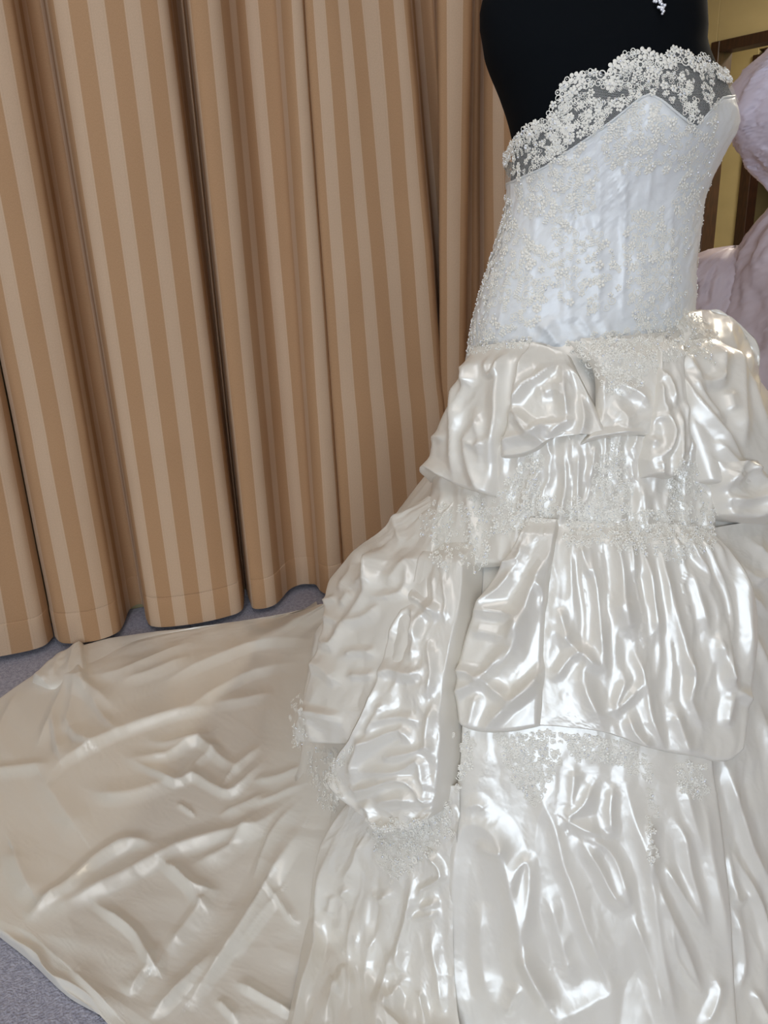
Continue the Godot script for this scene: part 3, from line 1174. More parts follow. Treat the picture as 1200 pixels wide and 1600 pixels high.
func make_room() -> void:
	world_box("floor", M.carpet, Vector3(-2.7, -0.1, -11.0), Vector3(8.0, 0.0, 3.0))
	world_box("ceiling", M.ceiling, Vector3(-2.7, 2.65, -11.0), Vector3(8.0, 2.75, 3.0))
	wall_between("wall_left", M.wall_plain, Vector2(-2.2, 2.7), Vector2(-2.2, -2.0), 0.1)
	wall_between("wall_front", M.wall_plain, Vector2(-2.3, 2.65), Vector2(7.8, 2.65), 0.1)
	# behind the curtain track, then back to the far wall
	var c0 := CQ - CNORM * 0.17 - CE * 2.1
	var c1 := CQ - CNORM * 0.17 + CE * 1.42
	wall_between("wall_curtain", M.wall, Vector2(c0.x, c0.z), Vector2(c1.x, c1.z), 0.1)
	wall_between("wall_return", M.wall, Vector2(c1.x - 0.02, c1.z), Vector2(1.95, -7.2), 0.1)
	wall_between("wall_right", M.wall_plain, Vector2(7.7, 2.7), Vector2(7.7, 1.5), 0.1)
	# far wall with its doorway: a from 0.065 to 0.95
	slab("wall_back", M.wall, -1.6, 0.03, 0.0, 2.65, 0.0, 0.12)
	slab("wall_back", M.wall, 1.0, 10.2, 0.0, 2.65, 0.0, 0.12)
	slab("wall_back", M.wall, 0.03, 1.0, 1.99, 2.65, 0.0, 0.12)
	var d := Node3D.new()
	d.name = numbered("door_1")
	add_child(d)
	d.set_meta("kind", "structure")
	slab("door_frame", M.wood, 0.0, 0.065, 0.0, 2.01, -0.02, 0.14, d)
	slab("door_frame", M.wood, 0.965, 1.03, 0.0, 2.01, -0.02, 0.14, d)
	slab("door_frame", M.wood, 0.065, 0.965, 1.945, 2.01, -0.02, 0.14, d)
	# the passage behind it, with a second doorway into a dim room
	slab("wall_passage", M.wall, -1.6, -0.74, 0.0, 2.65, 1.72, 1.82)
	slab("wall_passage", M.wall, 0.35, 2.6, 0.0, 2.65, 1.72, 1.82)
	slab("wall_passage", M.wall, -0.74, 0.35, 2.17, 2.65, 1.72, 1.82)
	slab("wall_passage", M.wall, -1.7, -1.6, 0.0, 2.65, 0.0, 4.3)
	slab("wall_passage", M.wall, 2.6, 2.7, 0.0, 2.65, 0.12, 4.3)
	slab("wall_inner", M.wall_plain, -1.6, 2.6, 0.0, 2.65, 4.2, 4.3)
	var d2 := Node3D.new()
	d2.name = numbered("door_2")
	add_child(d2)
	d2.set_meta("kind", "structure")
	slab("door_frame", M.wood, -0.78, -0.68, 0.0, 2.13, 1.70, 1.84, d2)
	slab("door_frame", M.wood, 0.29, 0.39, 0.0, 2.13, 1.70, 1.84, d2)
	slab("door_frame", M.wood, -0.68, 0.29, 2.06, 2.17, 1.70, 1.84, d2)

func ceiling_lamp(label: String, at: Vector3, size: Vector2, energy: float, col: Color) -> void:
	var t := thing("ceiling_light", label, "light", at)
	put("housing", bevel_box(Vector3(size.x + 0.06, 0.05, size.y + 0.06), 0.008), M.tube_white, t, Vector3(0, -0.026, 0))
	put("diffuser", bevel_box(Vector3(size.x, 0.012, size.y), 0.003), M.glow, t, Vector3(0, -0.056, 0))
	var l := AreaLight3D.new()
	l.name = "lamp_light"
	l.area_size = size
	l.light_energy = energy
	l.light_color = col
	l.area_range = 14.0
	l.area_attenuation = 2.0
	l.shadow_enabled = true
	l.rotation_degrees = Vector3(-90, 0, 0)
	l.position = Vector3(0, -0.07, 0)
	t.add_child(l)

func shop_window(label: String, at: Vector3, size: Vector2, energy: float, col: Color) -> void:
	var t := Node3D.new()
	t.name = numbered("window_1")
	add_child(t)
	t.position = at
	t.set_meta("label", label)
	t.set_meta("kind", "structure")
	put("window_pane", bevel_box(Vector3(size.x, size.y, 0.012), 0.002), M.glow, t, Vector3(0, 0, 0))
	for s: float in [-1.0, 1.0]:
		put("window_frame", bevel_box(Vector3(0.06, size.y + 0.12, 0.06), 0.006), M.tube_white, t, Vector3(s * (size.x * 0.5 + 0.03), 0, 0))
		put("window_frame", bevel_box(Vector3(size.x, 0.06, 0.06), 0.006), M.tube_white, t, Vector3(0, s * (size.y * 0.5 + 0.03), 0))
	var l := AreaLight3D.new()
	l.name = "daylight"
	l.area_size = size
	l.light_energy = energy
	l.light_color = col
	l.area_range = 14.0
	l.area_attenuation = 2.0
	l.shadow_enabled = true
	l.position = Vector3(0, 0, -0.02)
	t.add_child(l)

# ---------------------------------------------------------------- the other gown, the chair
func lathe_cloth(cx: float, cz: float, prof: Array, sx: float, sz: float, amp: float, folds: float, sd: float, y0: float, y1: float) -> ArrayMesh:
	var nu := 160
	var nv := 130
	var P := PackedVector3Array()
	var O := PackedVector3Array()
	for j in nv:
		var y := lerpf(y1, y0, float(j) / (nv - 1))
		var r: float = curve(prof, y)
		for i in nu:
			var th := TAU * i / (nu - 1)
			var c := cos(th)
			var s := sin(th)
			var w := n_low.get_noise_3d(c * folds * 0.35 + sd, y * 3.0, s * folds * 0.35) * amp + n_cell.get_noise_3d(c * folds * 0.5 + sd, y * 5.0 + th, s * folds * 0.5) * amp * 0.25
			P.append(Vector3(cx + c * (r * sx + w), y, cz + s * (r * sz + w)))
			O.append(Vector3(c, 0.1, s))
	return grid_mesh(P, nu, nv, O, PackedVector2Array(), true)

func make_second_gown() -> void:
	var t := thing("lilac_gown", "pale lilac gown with a puffed sheer top, standing behind the ivory gown", "dress", Vector3(1.15, 0, -2.0))
	t.position = Vector3.ZERO
	put("puffed_top", lathe_cloth(1.19, -2.0, [1.06, 0.17, 1.08, 0.18, 1.12, 0.212, 1.16, 0.252, 1.20, 0.285, 1.25, 0.315, 1.28, 0.322, 1.34, 0.30, 1.39, 0.25, 1.45, 0.17, 1.50, 0.06, 1.505, 0.001], 1.0, 0.7, 0.020, 2.4, 2.0, 1.055, 1.505), M.lilac, t)
	put("skirt", lathe_cloth(1.19, -2.0, [0.0, 0.5, 0.3, 0.44, 0.6, 0.35, 0.8, 0.275, 0.95, 0.245, 1.02, 0.205, 1.07, 0.17, 1.09, 0.15], 1.0, 0.9, 0.02, 5.0, 9.0, 0.004, 1.085), M.mauve, t)
	put("draped_train", lathe_cloth(0.97, -2.12, [0.0, 0.26, 0.4, 0.21, 0.7, 0.185, 0.85, 0.165, 0.90, 0.15, 0.94, 0.11, 0.962, 0.05, 0.965, 0.001], 1.0, 0.8, 0.018, 3.0, 4.0, 0.004, 0.965), M.mauve, t)

func make_chair() -> void:
	var at := WALL_W + WALL_E * -0.18 + WALL_M * 3.0
	var t := thing("armchair", "dark armchair with a grey patterned back, in the dim room beyond the doorways", "chair", at, -0.4)
	put("seat", bevel_box(Vector3(0.56, 0.12, 0.54), 0.03), M.upholstery, t, Vector3(0, 0.44, 0))
	var back := put("backrest", bevel_box(Vector3(0.54, 0.62, 0.09), 0.03), M.upholstery, t, Vector3(0, 0.80, -0.27))
	back.rotation.x = -0.12
	put("back_frame", bevel_box(Vector3(0.62, 0.05, 0.07), 0.012), M.black_frame, t, Vector3(0, 1.13, -0.31))
	for s: float in [-1.0, 1.0]:
		put("back_frame", bevel_box(Vector3(0.045, 0.72, 0.07), 0.01), M.black_frame, t, Vector3(s * 0.29, 0.79, -0.28))
		put("armrest", bevel_box(Vector3(0.06, 0.04, 0.52), 0.012), M.black_frame, t, Vector3(s * 0.31, 0.66, 0.0))
		put("arm_post", bevel_box(Vector3(0.045, 0.24, 0.045), 0.008), M.black_frame, t, Vector3(s * 0.31, 0.53, 0.22))
		for z: float in [-0.24, 0.24]:
			put("leg", bevel_box(Vector3(0.045, 0.40, 0.045), 0.008), M.black_frame, t, Vector3(s * 0.26, 0.20, z))
	var c := thing("striped_cushion", "blue and white striped cushion lying on the dark armchair beyond the doorways", "cushion", at + Vector3(0, 0.58, 0), -0.4)
	var sm := SphereMesh.new()
	sm.radius = 0.19
	sm.height = 0.16
	put("cover", sm, M.stripe, c)
	put("piping", tube(ring(0.19, 40), 0.006, 6), M.black_frame, c)

func ring(r: float, n: int) -> Array:
	var out := []
	for k in n + 1:
		out.append(Vector3(cos(TAU * k / n) * r, 0, sin(TAU * k / n) * r))
	return out

func make_necklace() -> void:
	# a rhinestone strand round the neck with a drop whose tip hangs into view
	var t := thing("necklace", "rhinestone necklace with a tapering drop on the chest of the black form", "necklace", Vector3(AX, 0, AZ))
	t.position = Vector3.ZERO
	var ball := SphereMesh.new()
	ball.radius = 1.0
	ball.height = 2.0
	ball.radial_segments = 10
	ball.rings = 6
	var anchor := at_z(Vector2(1019, -25), -1.19)
	anchor.z = AZ + 0.085
	var strand: Array[Transform3D] = []
	for k in 60:
		var a := TAU * k / 60.0
		var f := (1.0 + cos(a)) * 0.5       # 1 at the front
		var p := Vector3(lerpf(0.338, anchor.x, f * f) + sin(a) * 0.066, lerpf(1.455, anchor.y + 0.012, f * f), lerpf(AZ - 0.062, anchor.z, f))
		strand.append(Transform3D(Basis.from_scale(Vector3.ONE * 0.0028), p))
	flush_beads("strand", strand, ball, M.stone, t)
	var drop: Array[Transform3D] = []
	var tip := at_z(Vector2(1023, 29), -1.19)
	tip.z = AZ + 0.112
	for k in 46:
		var f := k / 45.0
		var p := anchor.lerp(tip, f)
		var w := lerpf(0.010, 0.001, f * f)
		p += cam_r * (rng.randf() - 0.5) * 2.0 * w + Vector3(0, (rng.randf() - 0.5) * 0.003, 0.002 * rng.randf())
		drop.append(Transform3D(Basis.from_scale(Vector3.ONE * lerpf(0.0028, 0.0016, f)), p))
	flush_beads("pendant_drop", drop, ball, M.stone, t)

# ---------------------------------------------------------------- the gown
func make_gown() -> void:
	var g := thing("wedding_gown", "strapless ivory satin wedding gown with beaded lace bodice, gathered tiers and long train", "dress", Vector3(AX, 0, AZ))
	g.position = Vector3.ZERO
	make_bodice(g)
	# the underskirt: a full flare all round
	var nu := 260
	var nv := 150
	var P := PackedVector3Array()
	var O := PackedVector3Array()
	for j in nv:
		var y := lerpf(0.92, 0.004, float(j) / (nv - 1))
		for i in nu:
			var th := TAU * i / (nu - 1)
			var c := cos(th)
			var s := sin(th)
			var w := 0.9 - y
			var f := (1.0 - 2.0 * absf(sin(th * 13.0 + 1.5 * n_fine.get_noise_2d(c * 2.0, s * 2.0 + y)))) * 0.012 * w
			f += 0.010 * w * n_low.get_noise_3d(c * 2.2, y * 1.5, s * 2.2)
			var r := base_r(y, c, s) - 0.006 + f
			P.append(Vector3(AX + c * r, y, AZ + s * r))
			O.append(Vector3(c, 0.4, s))
			var n := Vector3(c, 0.35, s).normalized()
			if n.dot(EYE - P[P.size() - 1]) > 0.0:
				z_note(proj(P[P.size() - 1]), P[P.size() - 1], n)
	put("underskirt", grid_mesh(P, nu, nv, O, PackedVector2Array(), true), M.satin, g)
	make_train(g)
	make_tiers(g)
	make_lace(g)

func make_train(g: Node3D) -> void:
	panel("train", g, {
		"rows": [
			[590, 950, 570, 1050, 560, 1130, 590, 1190, 630, 1290, 670, 1380, 690, 1500, 730, 1720],
			[535, 950, 470, 1030, 430, 1130, 460, 1250, 520, 1370, 570, 1530, 650, 1760],
			[500, 950, 360, 1010, 270, 1120, 270, 1290, 340, 1430, 420, 1570, 510, 1790],
			[470, 958, 290, 1000, 150, 1110, 130, 1290, 190, 1430, 280, 1580, 390, 1810],
			[430, 968, 250, 994, 65, 1090, 20, 1280, 80, 1440, 170, 1570, 330, 1820],
			[480, 955, 400, 972, 350, 983, 300, 983, 250, 988, 190, 1000, 130, 1008, 100, 1022, 50, 1068, 0, 1092, -60, 1150, -100, 1290, -50, 1410, 0, 1460, 30, 1485, 60, 1513, 90, 1545, 130, 1568, 165, 1590, 205, 1640, 270, 1830],
		],
		"puff": 0.016, "tuck": [0, 0, 1, 0], "crumple": 2.8, "cell": 0.19, "fine": 0.0, "smooth": 3, "stretch": 1.5, "seed": 1, "step": 3.0, "sink": 0.004, "off": 0.0, "fh": 1.15, "fw": 1.0, "asym": 1.3,
		"folds": [
			[16, 6, 14, 128, 1006, 122, 1035, 135, 1085], [14, 8, 10, 55, 1070, 100, 1066, 135, 1080, 160, 1095, 180, 1112], [9, 7, 7, 135, 1062, 190, 1055, 250, 1030, 305, 1008],
			[9, 7, 7, 185, 1070, 240, 1056, 300, 1032], [10, 8, 6, 260, 1070, 300, 1050, 350, 1030, 410, 1010, 490, 1005], [10, 9, 6, 290, 1122, 340, 1085, 400, 1055, 480, 1040],
			[7, 6, 6, 340, 1105, 380, 1100, 430, 1090], [8, 7, 4, 82, 1122, 88, 1160, 95, 1192], [9, 9, 4, 105, 1136, 122, 1160, 145, 1172],
			[14, 12, 6, 80, 1222, 95, 1200, 145, 1170, 200, 1145, 280, 1120, 345, 1106], [8, 5, 8, -40, 1215, 0, 1210, 82, 1202],
			[11, 6, 5, 198, 1190, 235, 1210, 275, 1230, 303, 1220, 330, 1235, 362, 1246, 390, 1220, 416, 1194], [9, 6, 6, 230, 1160, 258, 1170, 310, 1160, 335, 1148],
			[10, 6, 6, 200, 1192, 260, 1185, 310, 1163, 345, 1190, 382, 1210], [7, 5, 5, 300, 1222, 306, 1200, 345, 1168], [7, 5, 5, 350, 1240, 365, 1210, 412, 1170], [6, 3, 3, 278, 1262, 306, 1282],
			[8, 9, 9, 140, 1240, 170, 1248, 210, 1245, 275, 1224],
			[13, 6, 8, 43, 1446, 75, 1415, 110, 1390, 150, 1350, 190, 1325, 215, 1320, 245, 1326], [11, 8, 10, 70, 1434, 130, 1405, 200, 1370, 280, 1330, 350, 1310, 410, 1295, 470, 1240],
			[12, 6, 6, 150, 1418, 180, 1440, 215, 1470, 243, 1520, 258, 1490], [10, 9, 6, 255, 1355, 290, 1385, 318, 1426], [8, 6, 6, 260, 1356, 300, 1395, 345, 1400],
			[15, 12, 8, 300, 1570, 380, 1460, 430, 1380, 475, 1300], [10, 7, 7, 235, 1600, 290, 1545, 330, 1500], [8, 5, 5, 420, 1390, 445, 1420, 466, 1452],
			[9, 6, 6, 370, 1540, 420, 1570, 462, 1592], [7, 5, 5, 340, 1568, 372, 1602], [8, 5, 4, 0, 1456, 30, 1481, 60, 1502, 75, 1530, 112, 1546, 145, 1570, 165, 1600],
			[8, 14, 14, 20, 1330, 45, 1390, 62, 1402], [7, 14, 14, 65, 1218, 100, 1270, 130, 1312], [9, 10, 6, 110, 1520, 140, 1550, 182, 1592], [8, 8, 8, 330, 1400, 300, 1440, 260, 1490],
			[8, 7, 7, 410, 1275, 360, 1330, 300, 1360], [7, 6, 6, 470, 1255, 430, 1310, 400, 1380], [7, 5, 5, 420, 1240, 400, 1255, 345, 1282], [6, 4, 4, 395, 1225, 440, 1218, 485, 1195],
			[6, 4, 4, 405, 1260, 440, 1245, 480, 1225], [9, 10, 6, 365, 1500, 410, 1440, 445, 1395], [7, 6, 6, 200, 1560, 230, 1520, 250, 1480], [8, 6, 6, 110, 1060, 90, 1100, 60, 1170],
			[7, 6, 6, 118, 1065, 110, 1110, 100, 1150], [7, 5, 5, 135, 1085, 165, 1130, 182, 1150], [5, 5, 5, 30, 1085, 10, 1120, -10, 1170],
		],
	}, M.satin)
	# the corner of the hem that flips up
	panel("train_corner", g, {
		"rows": [[132, 1004, 118, 1014, 90, 1030, 66, 1052, 48, 1070], [136, 1030, 118, 1042, 96, 1054, 78, 1066, 58, 1074], [140, 1084, 128, 1080, 112, 1080, 96, 1080, 76, 1080]],
		"puff": 0.045, "ew": 9, "ewt": 10, "ewb": 48, "floor": 0.014, "tuck": [0.6, 1, 1, 0.7], "crumple": 2.5, "cell": 0.05, "seed": 2, "folds": [[6, 4, 4, 126, 1012, 112, 1040, 108, 1072], [5, 4, 4, 104, 1026, 90, 1050, 86, 1072]], "off": 0.0, "flat": true,
	}, M.satin)

func make_tiers(g: Node3D) -> void:
	# lowest tier, from the right round to the left
	panel("skirt_panel", g, {
		"rows": [[1080, 830, 1260, 800], [1090, 960, 1275, 940], [1085, 1200, 1290, 1180], [1090, 1450, 1310, 1450], [1100, 1760, 1330, 1760]],
		"puff": 0.012, "tuck": [0, 0, 0, 1], "crumple": 3.0, "cell": 0.05, "stretch": 2.5, "seed": 3, "off": 0.0,
		"folds": [[12, 9, 6, 1128, 1195, 1150, 1270, 1170, 1330, 1205, 1395], [9, 5, 5, 1138, 1325, 1180, 1410, 1198, 1500], [7, 5, 5, 1134, 1328, 1143, 1400, 1166, 1394], [7, 5, 5, 1143, 1415, 1156, 1500, 1148, 1545],
			[9, 8, 5, 1120, 850, 1150, 920, 1195, 960], [8, 6, 6, 1150, 880, 1175, 905, 1215, 890], [7, 5, 5, 1170, 990, 1190, 1040, 1210, 1090], [8, 6, 6, 1180, 1100, 1195, 1170, 1210, 1250], [8, 7, 5, 1160, 840, 1190, 870, 1220, 930], [7, 5, 5, 1170, 1540, 1190, 1580, 1210, 1600]],
	}, M.satin)
	panel("skirt_panel", g, {
		"rows": [[560, 1225, 620, 1228, 722, 1225], [515, 1285, 570, 1290, 720, 1285], [490, 1340, 560, 1350, 715, 1340], [478, 1420, 560, 1430, 712, 1420], [462, 1520, 560, 1520, 715, 1520], [440, 1620, 560, 1640, 725, 1640], [400, 1790, 560, 1800, 740, 1800]],
		"puff": 0.016, "tuck": [0, 0, 0, 1], "crumple": 4.0, "cell": 0.05, "stretch": 2.2, "seed": 4, "off": 0.026, "floor": 0.034,
		"folds": [[14, 7, 6, 530, 1312, 510, 1380, 495, 1480, 463, 1580, 450, 1640], [10, 7, 5, 578, 1304, 560, 1350, 545, 1372], [8, 5, 5, 526, 1395, 520, 1432], [12, 7, 5, 650, 1360, 648, 1410, 632, 1470, 627, 1520],
			[9, 4, 4, 665, 1322, 690, 1350, 691, 1370, 665, 1385, 660, 1412], [13, 10, 6, 622, 1478, 605, 1540, 588, 1584], [10, 7, 7, 640, 1520, 620, 1560, 590, 1584], [8, 4, 4, 660, 1545, 665, 1602], [9, 5, 5, 541, 1512, 525, 1562], [9, 5, 5, 526, 1528, 508, 1602],
			[8, 4, 4, 660, 1414, 692, 1404], [8, 4, 4, 650, 1430, 692, 1420], [8, 5, 5, 540, 1400, 552, 1385], [7, 5, 5, 585, 1390, 600, 1402, 615, 1390], [8, 5, 5, 590, 1584, 620, 1605, 640, 1620], [8, 7, 5, 560, 1420, 550, 1500, 545, 1580], [7, 6, 6, 600, 1440, 580, 1500, 570, 1560], [7, 6, 6, 680, 1450, 690, 1520, 695, 1590]],
	}, M.satin)
	panel("skirt_panel", g, {
		"rows": [[724, 1085, 870, 1080, 1000, 1080, 1100, 1100], [720, 1172, 870, 1172, 1000, 1178, 1112, 1196], [712, 1235, 860, 1240, 1010, 1250, 1122, 1260], [700, 1330, 850, 1340, 1010, 1350, 1134, 1360], [694, 1450, 850, 1460, 1010, 1470, 1142, 1480], [699, 1560, 850, 1570, 1010, 1580, 1150, 1590], [712, 1780, 850, 1790, 1010, 1790, 1170, 1790]],
		"puff": 0.030, "tuck": [0, 1, 0, 1], "ew": 10, "crumple": 2.2, "cell": 0.07, "stretch": 3.0, "seed": 5, "off": 0.010, "fh": 0.75, "fw": 1.35,
		"folds": [[9, 6, 8, 735, 1268, 720, 1330, 716, 1450, 720, 1600], [18, 10, 13, 722, 1294, 746, 1280, 775, 1292, 790, 1320, 800, 1360, 815, 1430, 830, 1500, 855, 1560, 880, 1610], [7, 5, 4, 750, 1314, 786, 1323, 788, 1308], [7, 5, 5, 735, 1256, 755, 1250, 766, 1262],
			[8, 5, 6, 803, 1387, 812, 1350, 828, 1338, 831, 1380, 822, 1440, 807, 1458], [10, 6, 6, 815, 1465, 835, 1510, 862, 1562], [8, 4, 8, 816, 1528, 795, 1582], [11, 9, 6, 842, 1228, 855, 1255, 870, 1290, 880, 1340, 895, 1380, 910, 1430, 930, 1480, 953, 1540],
			[9, 6, 6, 896, 1190, 896, 1220, 890, 1266], [11, 7, 5, 928, 1208, 910, 1250, 889, 1275, 950, 1300], [9, 5, 5, 955, 1215, 950, 1260, 953, 1302], [13, 8, 6, 904, 1300, 930, 1340, 955, 1390, 980, 1412], [9, 6, 5, 904, 1298, 940, 1312, 962, 1345, 980, 1408],
			[11, 8, 6, 978, 1410, 1005, 1480, 1032, 1590], [10, 7, 6, 968, 1205, 985, 1270, 1005, 1340, 1020, 1440, 1035, 1520, 1052, 1605], [10, 6, 5, 1010, 1268, 1009, 1330, 1016, 1362], [13, 5, 5, 1018, 1355, 1030, 1400, 1060, 1470, 1086, 1540],
			[11, 5, 5, 1044, 1272, 1060, 1300, 1070, 1360, 1094, 1438], [10, 5, 5, 1028, 1338, 1075, 1420, 1093, 1442], [10, 5, 5, 1034, 1420, 1050, 1490, 1086, 1542], [9, 5, 5, 1104, 1515, 1113, 1535, 1105, 1570, 1090, 1602], [7, 14, 10, 955, 1535, 920, 1560, 865, 1592],
			[8, 6, 6, 1090, 1240, 1100, 1320, 1115, 1400, 1128, 1480], [7, 5, 5, 1060, 1215, 1072, 1270, 1090, 1330], [8, 8, 8, 760, 1400, 758, 1480, 770, 1560], [8, 9, 6, 855, 1380, 875, 1450, 895, 1530]],
	}, M.satin)
	# middle tier: the wide swag at the left, the crumpled one beside it
	panel("skirt_swag", g, {
		"rows": [[664, 776, 720, 780], [602, 832, 700, 840], [540, 878, 695, 890], [504, 914, 690, 950], [498, 985, 670, 1020], [478, 1070, 640, 1090], [466, 1120, 630, 1130], [470, 1160, 540, 1164, 625, 1168]],
		"puff": 0.030, "tuck": [0.3, 0.6, 1, 1], "crumple": 3.6, "cell": 0.085, "stretch": 1.2, "seed": 6, "off": 0.045, "off0": 0.012, "sink": 0.03,
		"folds": [[12, 7, 9, 600, 862, 602, 900, 588, 930], [12, 10, 7, 562, 926, 595, 902, 606, 868], [12, 6, 8, 548, 978, 590, 930, 605, 890, 622, 848], [9, 5, 5, 588, 940, 640, 931, 652, 884], [11, 8, 7, 618, 922, 650, 880, 664, 892],
			[7, 4, 4, 513, 946, 537, 939], [7, 5, 5, 543, 952, 562, 928], [9, 5, 6, 538, 982, 580, 970, 600, 956, 612, 948], [11, 6, 6, 510, 1002, 530, 1012, 552, 978], [7, 5, 5, 515, 966, 542, 977], [9, 5, 5, 549, 1032, 566, 1022, 602, 1023], [8, 5, 5, 553, 1060, 602, 1056],
			[10, 9, 6, 484, 1042, 512, 1046, 545, 1072], [9, 6, 6, 470, 1095, 500, 1115, 552, 1130], [8, 4, 4, 490, 1108, 552, 1122], [8, 6, 6, 466, 1100, 476, 1140, 480, 1160], [7, 5, 5, 500, 1118, 508, 1158], [7, 6, 6, 640, 860, 630, 820, 640, 800], [8, 7, 5, 565, 880, 560, 900, 540, 930]],
	}, M.satin)
	panel("skirt_swag", g, {
		"rows": [[672, 825, 740, 835], [650, 930, 735, 935], [614, 1005, 718, 1020], [598, 1080, 706, 1090], [560, 1150, 706, 1160], [524, 1205, 702, 1210], [548, 1248, 696, 1250], [600, 1288, 640, 1292, 684, 1272]],
		"puff": 0.040, "tuck": [0.7, 1, 1, 1], "ew": 10, "crumple": 4.0, "cell": 0.065, "stretch": 1.3, "seed": 7, "off": 0.050, "off0": 0.03, "sink": 0.032,
		"folds": [[12, 6, 6, 660, 948, 664, 985, 655, 1002], [13, 7, 7, 702, 958, 676, 966, 666, 1000, 658, 1042], [11, 5, 5, 650, 930, 690, 956, 707, 958], [10, 7, 6, 622, 1003, 640, 970, 657, 950], [12, 8, 6, 604, 1062, 625, 1050, 660, 1056, 682, 1040], [11, 6, 6, 680, 1092, 690, 1050, 682, 1000],
			[15, 8, 6, 528, 1194, 560, 1150, 586, 1110, 606, 1058], [10, 6, 6, 588, 1152, 610, 1110, 622, 1098], [9, 5, 5, 574, 1146, 586, 1160, 640, 1140, 656, 1166], [11, 6, 6, 590, 1148, 571, 1190, 572, 1212], [9, 5, 5, 578, 1201, 640, 1200, 665, 1186, 671, 1210, 681, 1252],
			[10, 4, 4, 624, 1216, 650, 1215, 680, 1253], [11, 6, 6, 570, 1214, 576, 1230, 642, 1208], [11, 5, 5, 574, 1264, 590, 1254, 602, 1280, 640, 1285], [10, 6, 6, 690, 1100, 679, 1150, 691, 1182], [8, 5, 5, 610, 1180, 650, 1175, 690, 1160], [8, 5, 5, 600, 1130, 640, 1120, 670, 1128],
			[9, 6, 6, 690, 900, 694, 940, 690, 970], [8, 5, 5, 706, 900, 712, 940, 708, 980], [9, 5, 5, 525, 1205, 545, 1230, 560, 1250], [10, 7, 7, 600, 1250, 640, 1240, 660, 1248]],
	}, M.satin)
	# middle tier, front: a wide gathered panel and the bright narrow one lapping over it
	panel("skirt_swag", g, {
		"rows": [[850, 815, 1000, 815, 1122, 828], [840, 885, 1000, 885, 1154, 890], [835, 960, 1010, 960, 1179, 950], [830, 1040, 1010, 1040, 1178, 1040], [828, 1100, 1010, 1110, 1172, 1110], [830, 1132, 880, 1134, 935, 1140, 990, 1160, 1030, 1173, 1080, 1182, 1125, 1190, 1158, 1158]],
		"puff": 0.034, "tuck": [0.5, 1, 1, 0], "gather": [13, 3.5, 0.9], "crumple": 2.6, "cell": 0.05, "stretch": 2.6, "seed": 8, "off": 0.018, "fh": 0.85, "fw": 1.2,
		"folds": [[9, 5, 5, 918, 845, 930, 920, 935, 980, 941, 1045], [13, 10, 6, 948, 815, 965, 880, 970, 940, 980, 992], [8, 5, 5, 980, 845, 986, 902], [11, 7, 5, 1000, 868, 1010, 920, 1015, 980, 1000, 992], [12, 8, 5, 1018, 855, 1035, 920, 1050, 980, 1065, 1040, 1071, 1092],
			[9, 6, 5, 1064, 878, 1080, 940, 1091, 988], [11, 6, 5, 1054, 1018, 1070, 1050, 1066, 1090, 1086, 1135], [11, 8, 5, 1130, 838, 1145, 920, 1150, 1000, 1154, 1045], [11, 6, 5, 1104, 988, 1115, 1030, 1131, 1074], [8, 5, 5, 1120, 958, 1118, 1010, 1126, 1082],
			[10, 6, 5, 964, 1038, 970, 1062, 959, 1102, 1001, 1058], [10, 6, 5, 980, 1000, 1000, 1060, 1010, 1120, 1031, 1168], [9, 6, 5, 974, 1108, 985, 1140, 1011, 1166], [12, 8, 8, 1040, 1098, 1058, 1150, 1066, 1182], [8, 5, 5, 1130, 1078, 1119, 1132], [9, 5, 5, 1128, 1072, 1150, 1084, 1182, 1102],
			[10, 6, 6, 865, 978, 900, 1010, 942, 1046], [9, 5, 5, 864, 1062, 895, 1020, 916, 1014], [12, 9, 8, 916, 1014, 909, 1060, 930, 1110, 936, 1132], [8, 5, 5, 874, 948, 891, 1002], [8, 5, 5, 904, 848, 921, 902], [9, 9, 6, 955, 930, 968, 960, 978, 988]],
	}, M.satin)
	panel("skirt_swag", g, {
		"rows": [[824, 808, 850, 810, 876, 812], [806, 850, 840, 852, 874, 852], [776, 895, 820, 895, 870, 892], [742, 948, 800, 952, 866, 952], [718, 1015, 790, 1020, 864, 1022], [708, 1075, 790, 1080, 861, 1080], [714, 1130, 752, 1144, 800, 1144, 858, 1132]],
		"puff": 0.042, "tuck": [0.5, 1, 1, 1], "crumple": 2.0, "cell": 0.06, "stretch": 1.4, "seed": 9, "off": 0.022,
		"folds": [[9, 5, 7, 822, 818, 790, 860, 772, 884], [11, 6, 7, 774, 881, 815, 875, 824, 842], [13, 9, 7, 816, 880, 790, 920, 750, 946, 738, 946], [14, 8, 7, 744, 956, 800, 958, 815, 970, 800, 1002], [16, 9, 12, 871, 850, 845, 900, 825, 960, 810, 1010, 782, 1050, 773, 1062],
			[13, 7, 6, 711, 1026, 720, 1045, 742, 1050, 766, 1053, 800, 1012], [14, 6, 7, 758, 1054, 790, 1080, 812, 1086, 862, 1032], [13, 8, 6, 764, 1142, 800, 1100, 862, 1050], [11, 7, 6, 709, 1088, 740, 1072, 772, 1056], [7, 6, 6, 740, 1142, 750, 1100, 757, 1078], [7, 5, 5, 845, 905, 855, 930, 850, 950], [8, 8, 6, 745, 985, 780, 990, 800, 1000]],
	}, M.satin)
